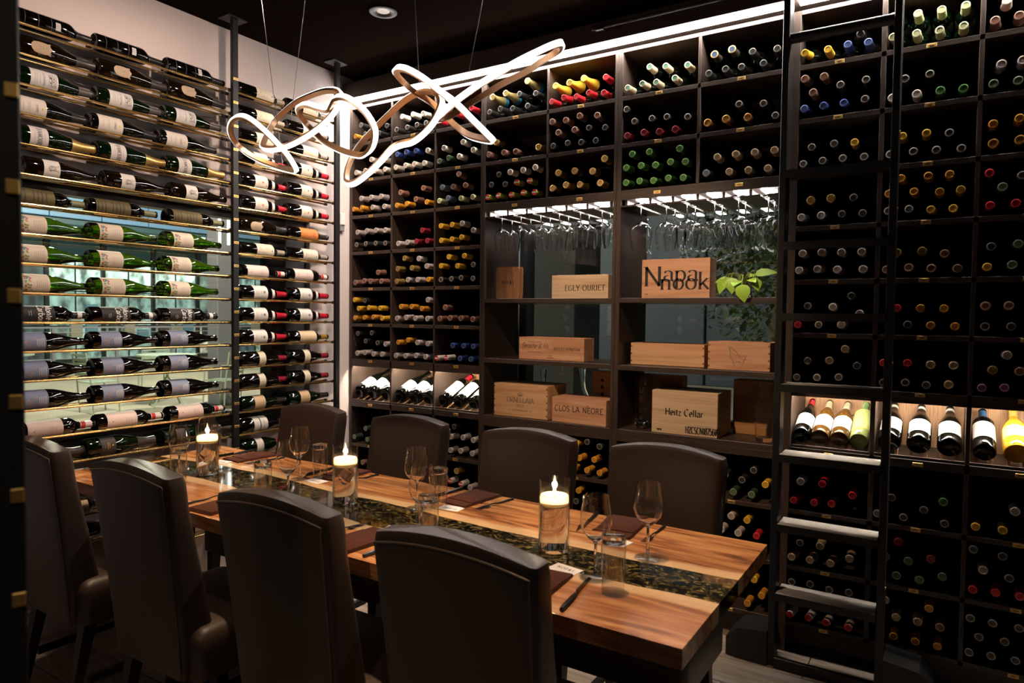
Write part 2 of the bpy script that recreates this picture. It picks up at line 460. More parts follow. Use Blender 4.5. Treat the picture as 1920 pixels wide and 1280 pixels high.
M_FRAME = mat('dark_bronze_window_frame', (.018, .017, .017), .4)
M_GREYP = mat('grey_metal_panel', (.20, .20, .22), .5)
w1 = struct(inst('window_1', None))
MB().box(-3.235, -3.165, -.58, -.463, .85, 1.90).build('frame_post', M_FRAME, w1, False)
MB().box(-3.24, -3.18, -.463, -.311, .821, 1.939).build('reveal_panel', M_GREYP, w1, False)
MB().box(-3.235, -3.165, -3.29, -.463, 1.90, 1.939).build('frame_head', M_FRAME, w1, False)
MB().box(-3.26, -3.145, -3.29, -.463, .821, .85).build('window_sill', M_FRAME, w1, False)
MB().box(-3.235, -3.165, -3.29, -.58, .85, .893).build('frame_foot', M_FRAME, w1, False)
MB().box(-3.203, -3.197, -3.28, -.58, .893, 1.90).build('pane', M_PANE, w1, False)
w2 = struct(inst('window_2', None))
MB().box(-2.163, -2.124, .37, .44, .875, 1.98).build('frame_liner', mat('white_window_liner', (.5, .5, .52), .5), w2, False)
MB().box(-2.124, -2.077, .37, .46, .875, 1.98).build('frame_post', M_FRAME, w2, False)
MB().box(-.61, -.575, .37, .46, .875, 1.98).build('frame_post', M_FRAME, w2, False)
MB().box(-2.077, -.61, .40, .46, .873, .895).build('window_sill', M_FRAME, w2, False)
MB().box(-2.077, -.61, .424, .43, .895, 1.982).build('pane', M_PANE, w2, False)

# ------------------------------------------------------------------ the cellar cabinets along the back wall
ZS = {i: 2.442 - .22 * i for i in range(7)}
ZS.update({8: .601, 9: .363, 10: .122})
tag_me = MB().box(-.017, .017, -.0025, 0, -.0075, .0075, 0, .0008).box(-.008, .008, -.0031, -.0025, -.0012, .0012, 1).mesh('name_plate', [M_BRASS, INK[0]], False)
def shelf(par, x0, x1, z, cells, h=.020, y0=0.0, y1=.345):
    s_ = MB().box(x0, x1, y0, y1, z - h / 2, z + h / 2, 0, .001).build('shelf', M_RACKH, par, False)
    for (a, b) in cells:
        inst('name_plate', tag_me, s_, T((a + b) / 2, y0, z))
    return s_
def panel(par, x0, x1, z0, z1, name='side_panel', y0=0.0, y1=.345, m=None):
    return MB().box(x0, x1, y0, y1, z0, z1, 0, .001).build(name, m or M_RACK, par, False)

BAYS = {
 'A': ('wine_cabinet', 'dark cabinet in the far corner with three narrow bottle columns and lit niche', (-3.139, -3.117), (-2.150, -2.1395), [(-2.80, -2.787), (-2.472, -2.461)]),
 'B': ('wine_cabinet', 'dark cabinet with stemware rack over oak menu boards, next to corner cabinet', (-2.1385, -2.118), (-1.372, -1.356), [(-1.745, -1.733)]),
 'C': ('wine_cabinet', 'dark cabinet with stemware rack, green trailing plant and a gothic-lettered crate', (-1.355, -1.332), (-.605, -.578), [(-.972, -.958)]),
 'D': ('wine_cabinet', 'dark cabinet standing behind the black library ladder, lit niche of upright-tilted bottles', (-.577, -.545), (.392, .415), [(-.25, -.232), (.067, .083)]),
}
INNER = {}
for k, (nm, lab, lp, rp, dv) in BAYS.items():
    c = thing(nm, lab, 'cabinet', (0, 0, 0), 0, 'cellar cabinets along the back wall')
    cells = []
    a = lp[1]
    for d in dv:
        cells.append((a, d[0])); a = d[1]
    cells.append((a, rp[0])); INNER[k] = cells
    panel(c, *lp, 0, 2.675); panel(c, *rp, 0, 2.675)
    x0, x1 = lp[1], rp[0]
    MB().box(x0, x1, 0, .345, 2.657, 2.675, 0, .001).build('top_panel', M_RACKH, c, False)
    MB().box(x0, x1, .06, .075, 0, .112).build('toe_kick', M_RACKH, c, False)
    if k in 'AD':
        for i in range(6): shelf(c, x0, x1, ZS[i], cells)
        shelf(c, x0, x1, 1.122, cells)
        MB().box(x0, x1, 0, .018, 1.088, 1.1119, 0, .001).build('niche_header', M_RACKH, c, False)
        for i in (8, 9, 10): shelf(c, x0, x1, ZS[i], cells)
        shelf(c, x0, x1, .855, cells, .034)
        MB().box(x0, x1, .003, .016, .8725, .884, 0, .001).build('niche_lip', M_RACKH, c, False)
        for d in dv: panel(c, d[0], d[1], .112, 2.657, 'divider')
        MB().box(x0, x1, .345, .355, .112, .838).build('back_board', M_BACK, c, False)
        MB().box(x0, x1, .345, .355, .8725, 1.112).build('niche_back', M_OAKLIT, c, False)
        MB().box(x0, x1, .345, .355, 1.132, 2.675).build('back_board', M_BACK, c, False)
        for (a, b) in cells:
            MB().box(a + .01, b - .01, .022, .034, 1.102, 1.1115).build('light_strip', M_LEDW, c, False)
    else:
        for i in (0, 1): shelf(c, x0, x1, ZS[i], cells)
        shelf(c, x0, x1, 1.988, cells, .046)
        for i in (8, 9, 10): shelf(c, x0, x1, ZS[i], cells)
        for zz, hh in ((1.489, .022), (1.168 if k == 'B' else 1.167, .024), (.857, .026)): shelf(c, x0, x1, zz, [], hh)
        MB().box(x0, x1, 0, .02, .812, .8438, 0, .001).build('niche_header', M_RACKH, c, False)
        for d in dv:
            panel(c, d[0], d[1], 2.011, 2.657, 'divider'); panel(c, d[0], d[1], .112, .812, 'divider', .001)
        MB().box(x0, x1, .345, .355, .112, .844).build('back_board', M_BACK, c, False)
        MB().box(x0, x1, .345, .355, 2.0, 2.675).build('back_board', M_BACK, c, False)
        sl = (-2.045, -1.928, -1.811, -1.694, -1.577, -1.46) if k == 'B' else (-1.245, -1.14, -1.026, -.91, -.793, -.679)
        edges = [x0] + [v for q in sl for v in (q - .012, q + .012)] + [x1]
        for i in range(0, len(edges), 2):
            if edges[i + 1] - edges[i] > .008:
                MB().box(edges[i] + .0006, edges[i + 1] - .0006, .004, .34, 1.932, 1.940, 0, .001).build('hanger_slat', M_RACKH, c, False)
                xm = (edges[i] + edges[i + 1]) / 2 + (.018 if i == len(edges) - 2 else -.018 if i == 0 else 0)
                MB().box(xm - .006, xm + .006, .02, .335, 1.940, 1.9652).build('hanger_batten', M_RACKH, c, False)
        for q in sl:
            MB().box(q - .013, q + .013, .006, .33, 1.9575, 1.9650).build('light_strip', M_LEDC, c, False)
        BAYS[k] += (sl,)

trim = struct(MB().box(-3.139, .415, -.062, .36, 2.704, 2.80, 0, .002).build('trim_1', M_RACKH, None, False))
for a, b in ((-3.13, -.60), (-.548, .41)):
    MB().box(a, b, -.050, -.012, 2.690, 2.7035).build('light_strip', M_LED, trim, False)

t = thing('ladder_rail', 'thin black rolling rail for the ladder along the cabinet cornice', 'rail', (0, 0, 0))
MB().tube([(-1.45, -.095, 2.755), (.40, -.095, 2.755)], .007, 8).build('rail_bar', M_BLACK, t)
for x in (-1.41, -.63, .2):
    MB().box(x - .02, x + .02, -.11, -.0622, 2.743, 2.768, 0, .002).build('rail_bracket', M_BLACK, t, False)

# library ladder
t = thing('library_ladder', 'black metal library ladder with flat treads standing upright before the cabinet', 'ladder', (-.377, -.12, 0))
for x in (-.193, .193):
    MB().box(x - .013, x + .013, -.045, .03, .0, 2.70, 0, .002).build('ladder_rail', M_BLACK, t, False)
M_TREAD = mat('pale_grey_tread', (.36, .34, .32), .5)
for k in range(7):
    z = 1.983 - .281 * k
    tr_ = MB().box(-.179, .179, -.062, .065, z - .010, z + .008, 0, .002).box(-.179, .179, -.067, -.0622, z - .02, z + .0105, 0).build('tread', M_BLACK, t, False)
    MB().box(-.176, .176, -.0618, .062, z + .0082, z + .0102).build('tread_top', M_TREAD, tr_, False)
MB().tube([(-.18, -.02, 2.515), (.18, -.02, 2.515)], .02, 14).build('hand_bar', M_BLACK, t)
MB().box(-.179, .179, -.062, -.042, .001, .045, 0, .003).build('base_bar', M_BLACK, t, False)
for s_ in (-1, 1):
    mb = MB()
    P = [(0, -.06, 0), (0, .10, 0), (0, .10, .14), (0, -.06, .14), (.12, -.06, 0), (.12, .10, 0), (.12, .10, .125), (.12, -.06, .125), (.165, -.05, 0), (.165, .09, 0), (.165, .09, .075), (.165, -.05, .075)]
    mb.add([(s_ * (.2065 + p[0]), p[1], p[2] + .001) for p in P], [(0, 1, 2, 3), (0, 3, 7, 4), (3, 2, 6, 7), (1, 5, 6, 2), (4, 7, 11, 8), (7, 6, 10, 11), (5, 9, 10, 6), (8, 11, 10, 9), (0, 4, 5, 1), (4, 8, 9, 5)])
    mb.build('wheel_cover', M_BLACK, t, False)
for z in (2.10, 1.82, 1.25, .96, .40, .1):
    MB().tube([(.2062, -.02, z), (.2090, -.02, z)], .005, 8).build('screw', M_BRASS, t)

# ------------------------------------------------------------------ gold rail rack on the left wall
Z1, PQ = 2.503, .11427
rk = thing('rail_bottle_rack', 'wall rack of paired gold rods between black posts, across the window', 'bottle rack', (-3.04, -.9, 0))
tag2 = MB().box(0, .0015, -.014, .014, -.0065, .0065, 0, .0005).box(.0015, .002, -.007, .007, -.001, .001, 1).mesh('name_plate', [M_BRASS, INK[0]], False)
for py in (-.908, -.237):
    y = py + .9
    p = MB().box(.032, .054, y - .0155, y + .0155, 0, 2.85, 0, .002).build('post', M_BLACK, rk, False)
    p2 = MB().box(-.01, .075, y - .055, y + .055, 2.843, 2.8499, 0, .001).build('ceiling_plate', M_BLACK, rk, False)
    if py < -.5:
        for i in range(22):
            inst('name_plate', tag2, p, T(.054, y, Z1 + .052 - i * PQ))
for (a, b) in ((-1.96, -.928), (-.888, -.257)):
    rm = MB().tube([(.028, a + .9, 0), (.028, b + .9, 0)], .0058, 10).mesh('rod', M_ROD)
    rm2 = MB().tube([(-.038, a + .9, 0), (-.038, b + .9, 0)], .0058, 10).mesh('rod', M_ROD)
    cm = MB().tube([(.028, b + .9, 0), (.028, b + .922 - .006, 0)], .0085, 8).tube([(-.038, b + .9, 0), (-.038, b + .916, 0)], .0085, 8).tube([(.028, a + .9 - .0005, 0), (.028, a + .885, 0)], .0085, 8).tube([(-.038, a + .9 - .0005, 0), (-.038, a + .885, 0)], .0085, 8).mesh('peg', M_BLACK)
    for i in range(20):
        z = Z1 - i * PQ
        inst('rod', rm, rk, T(0, 0, z)); inst('rod', rm2, rk, T(0, 0, z))
        inst('peg', cm, rk, T(0, 0, z))

# out-of-focus post of the rack at the entrance
fp = thing('entrance_rack_post', 'black rack post with brass plates close to the lens at the entrance', 'post', (-.882, -2.699, 0), radians(68))
fpost = MB().box(-.075, .010, 0, .04, 0, 2.85, 0, .002).build('post', M_BLACK, fp, False)
for z in (1.765, 1.651, 1.545, 1.424, 1.305, 1.199, 1.080, .967, .853):
    MB().box(-.0045, .0085, -.003, -.0002, z - .008, z + .008, 0, .001).build('name_plate', M_BRASS, fpost, False)

t = thing('wall_sensor', 'small white sensor box on the pale wall edge beside the corner cabinet', 'sensor', (-3.139, -.075, 1.965))
mW = mat('white_plastic', (.7, .68, .65), .4)
MB().box(0, .028, -.02, .02, -.02, .055, 0, .006).build('housing', mW, t)
MB().box(0, .022, -.016, .016, -.055, -.02, 0, .004).build('lens', mat('grey_lens', (.25, .24, .24), .15), t)

# ------------------------------------------------------------------ bottles
PROF = {
 'bordeaux': [(0, .018), (.022, .012), (.030, .003), (.034, 0), (.0375, .004), (.0375, .188), (.0365, .199), (.031, .212), (.021, .224), (.0155, .234), (.0142, .245), (.0136, .286), (.0150, .288), (.0150, .297), (0, .298)],
 'burgundy': [(0, .020), (.024, .012), (.034, .003), (.038, 0), (.0415, .005), (.0415, .132), (.0395, .152), (.033, .180), (.025, .205), (.0185, .228), (.0152, .250), (.0138, .280), (.0152, .282), (.0152, .292), (0, .293)],
 'champagne': [(0, .026), (.024, .016), (.035, .003), (.039, 0), (.0435, .006), (.0435, .135), (.0415, .156), (.035, .184), (.027, .208), (.020, .232), (.0160, .256), (.0150, .284), (.0170, .286), (.0170, .297), (0, .300)],
}
LEN = {'bordeaux': .298, 'burgundy': .293, 'champagne': .300}
RAD = {'bordeaux': .0375, 'burgundy': .0415, 'champagne': .0435}
def prof_r(kind, z):
    p = PROF[kind]
    for (r0, z0), (r1, z1) in zip(p[4:], p[5:]):
        if z0 <= z <= z1 and z1 > z0:
            return r0 + (r1 - r0) * (z - z0) / (z1 - z0)
    return p[-2][0]
def body_mesh(kind, m, sc=1.0, n=22):
    return MB().lathe([(r * sc, z) for r, z in PROF[kind]], n).mesh(kind + '_bottle', m, True, 50)
def capsule_mesh(kind, z0, side, rim, disc, band=None, stripes=None, sc=1.0, bulge=.0009, foot=None, n=16):
    L_ = LEN[kind]
    zs = [z0 + (L_ - z0) * i / 6 for i in range(7)]
    pr = [(prof_r(kind, min(z, L_ - .012)) * sc + bulge, z) for z in zs]
    pr[-1] = (pr[-1][0], L_ + .0006)
    r = pr[-1][0]
    pr += [(r - .0012, L_ + .0014), (r * .74, L_ + .0014), (r * .70, L_ + .0004)]
    ms = [0] * 6 + [1, 1, 1]
    if band: ms[0] = 3
    mb = MB().lathe(pr, n, mats=ms)
    rr = r * .70
    z = L_ + .0004
    if stripes:
        rr = r * .98; z = L_ + .0018
        pts = [(rr * cos(2 * pi * k / 24), rr * sin(2 * pi * k / 24)) for k in range(24)]
        for lo, hi, mi in ((-2, -.28, 1), (-.28, .28, 4), (.28, 2, 1)):
            poly = []
            for i in range(24):
                (ax, ay), (bx, by) = pts[i], pts[(i + 1) % 24]
                inside = lambda y: lo * rr <= y <= hi * rr
                if inside(ay): poly.append((ax, ay, z))
                cr = [t_ for t_ in ((lo * rr - ay) / (by - ay) if by != ay else 9, (hi * rr - ay) / (by - ay) if by != ay else 9) if 0 < t_ < 1]
                for t_ in sorted(cr): poly.append((ax + (bx - ax) * t_, ay + (by - ay) * t_, z))
            mb.add(poly, [tuple(range(len(poly)))], mi)
    else:
        mb.lathe([(rr, z), (rr * .3, z), (0, z)], n, mats=[2, 2])
    return mb.mesh('capsule', [side, rim, disc, band or side, INK[6]], True, 40)

def cm(name, c, rough=.38, metal=0.0): return mat('capsule_' + name, c, rough, metal)
K_ = {  # letter: words, side, rim, disc
 'w': ('white', (.72, .64, .55), (.80, .72, .63), (.62, .54, .46)), 's': ('silver', (.46, .40, .38), (.55, .48, .45), (.38, .33, .31)),
 'c': ('cream and green', (.78, .66, .42), (.80, .70, .48), (.16, .36, .24)), 't': ('tan', (.50, .36, .22), (.58, .42, .26), (.52, .38, .24)),
 'p': ('copper brown', (.24, .115, .09), (.36, .22, .17), (.22, .09, .06)), 'o': ('orange', (.62, .27, .025), (.68, .32, .05), (.60, .27, .03)),
 'y': ('yellow', (.72, .41, .03), (.76, .46, .06), (.68, .37, .03)), 'l': ('pale lime', (.60, .62, .30), (.70, .72, .40), (.46, .45, .24)),
 'k': ('black', (.020, .019, .018), (.16, .15, .14), (.035, .03, .027)), 'd': ('charcoal ringed', (.035, .03, .027), (.30, .27, .24), (.07, .055, .045)),
 'r': ('red', (.58, .02, .03), (.62, .04, .05), (.50, .02, .03)), 'R': ('maroon', (.22, .015, .022), (.28, .03, .04), (.24, .02, .03)),
 'n': ('green', (.06, .19, .04), (.12, .30, .08), (.07, .20, .05)), 'v': ('dark green', (.03, .06, .03), (.16, .22, .13), (.12, .16, .10)),
 'b': ('blue', (.03, .06, .24), (.10, .14, .38), (.04, .06, .16)), 'a': ('slate blue', (.10, .13, .18), (.16, .20, .26), (.10, .13, .17)),
 'u': ('dull gold', (.26, .17, .05), (.34, .24, .08), (.28, .18, .06)), 'm': ('purple', (.20, .05, .13), (.34, .17, .24), (.20, .05, .12)),
 'z': ('white red-topped', (.74, .66, .58), (.70, .03, .03), (.7, .1, .1)), 'Z': ('olive red-and-white', (.36, .33, .05), (.70, .03, .03), (.7, .1, .1)),
 'q': ('white scarlet-ended', (.66, .60, .56), (.72, .04, .03), (.60, .05, .04)), 'G': ('gold foil', (.70, .42, .12), (.78, .52, .20), (.72, .44, .14)),
 'X': ('pale gold foil', (.78, .58, .22), (.82, .66, .32), (.55, .40, .14)), 'x': ('bright yellow foil', (.85, .58, .05), (.88, .66, .12), (.60, .42, .12)),
 'F': ('orange foil', (.66, .30, .07), (.72, .36, .10), (.62, .30, .08)), 'K': ('blue-topped wired', (.05, .04, .03), (.70, .48, .18), (.06, .09, .18)),
}
RACK = {}
def rack_proto(k):
    if k in RACK: return RACK[k]
    words, a, b, c = K_[k]
    metal = .75 if k in 'GXF' else 0.0
    ms = [cm(words + '_side', a, .34, metal), cm(words + '_rim', b, .3, metal), cm(words + '_disc', c, .4, metal)]
    if k in 'XxGFK':
        kind, z0, sc = 'champagne', (.185 if k in 'Xx' else .238), .885
        caps = capsule_mesh(kind, z0, *ms, band=(INK[4] if k == 'X' else None), sc=sc, bulge=.0018)
    else:
        kind = 'burgundy' if k in 'ptsuawnvR' else 'bordeaux'  # body shape is assumed per capsule letter, only the cap is known
        sc = .80 if kind == 'burgundy' else .885
        caps = capsule_mesh(kind, .235, *ms, stripes=(k in 'zZ'), sc=sc, bulge=.0012 + .0155 * (1 - sc))
    RACK[k] = (kind, LEN[kind], body_mesh(kind, M_BOTTLE if k not in 'nvl' else M_DGREEN, sc, 18), caps)
    return RACK[k]
LAB_L = None
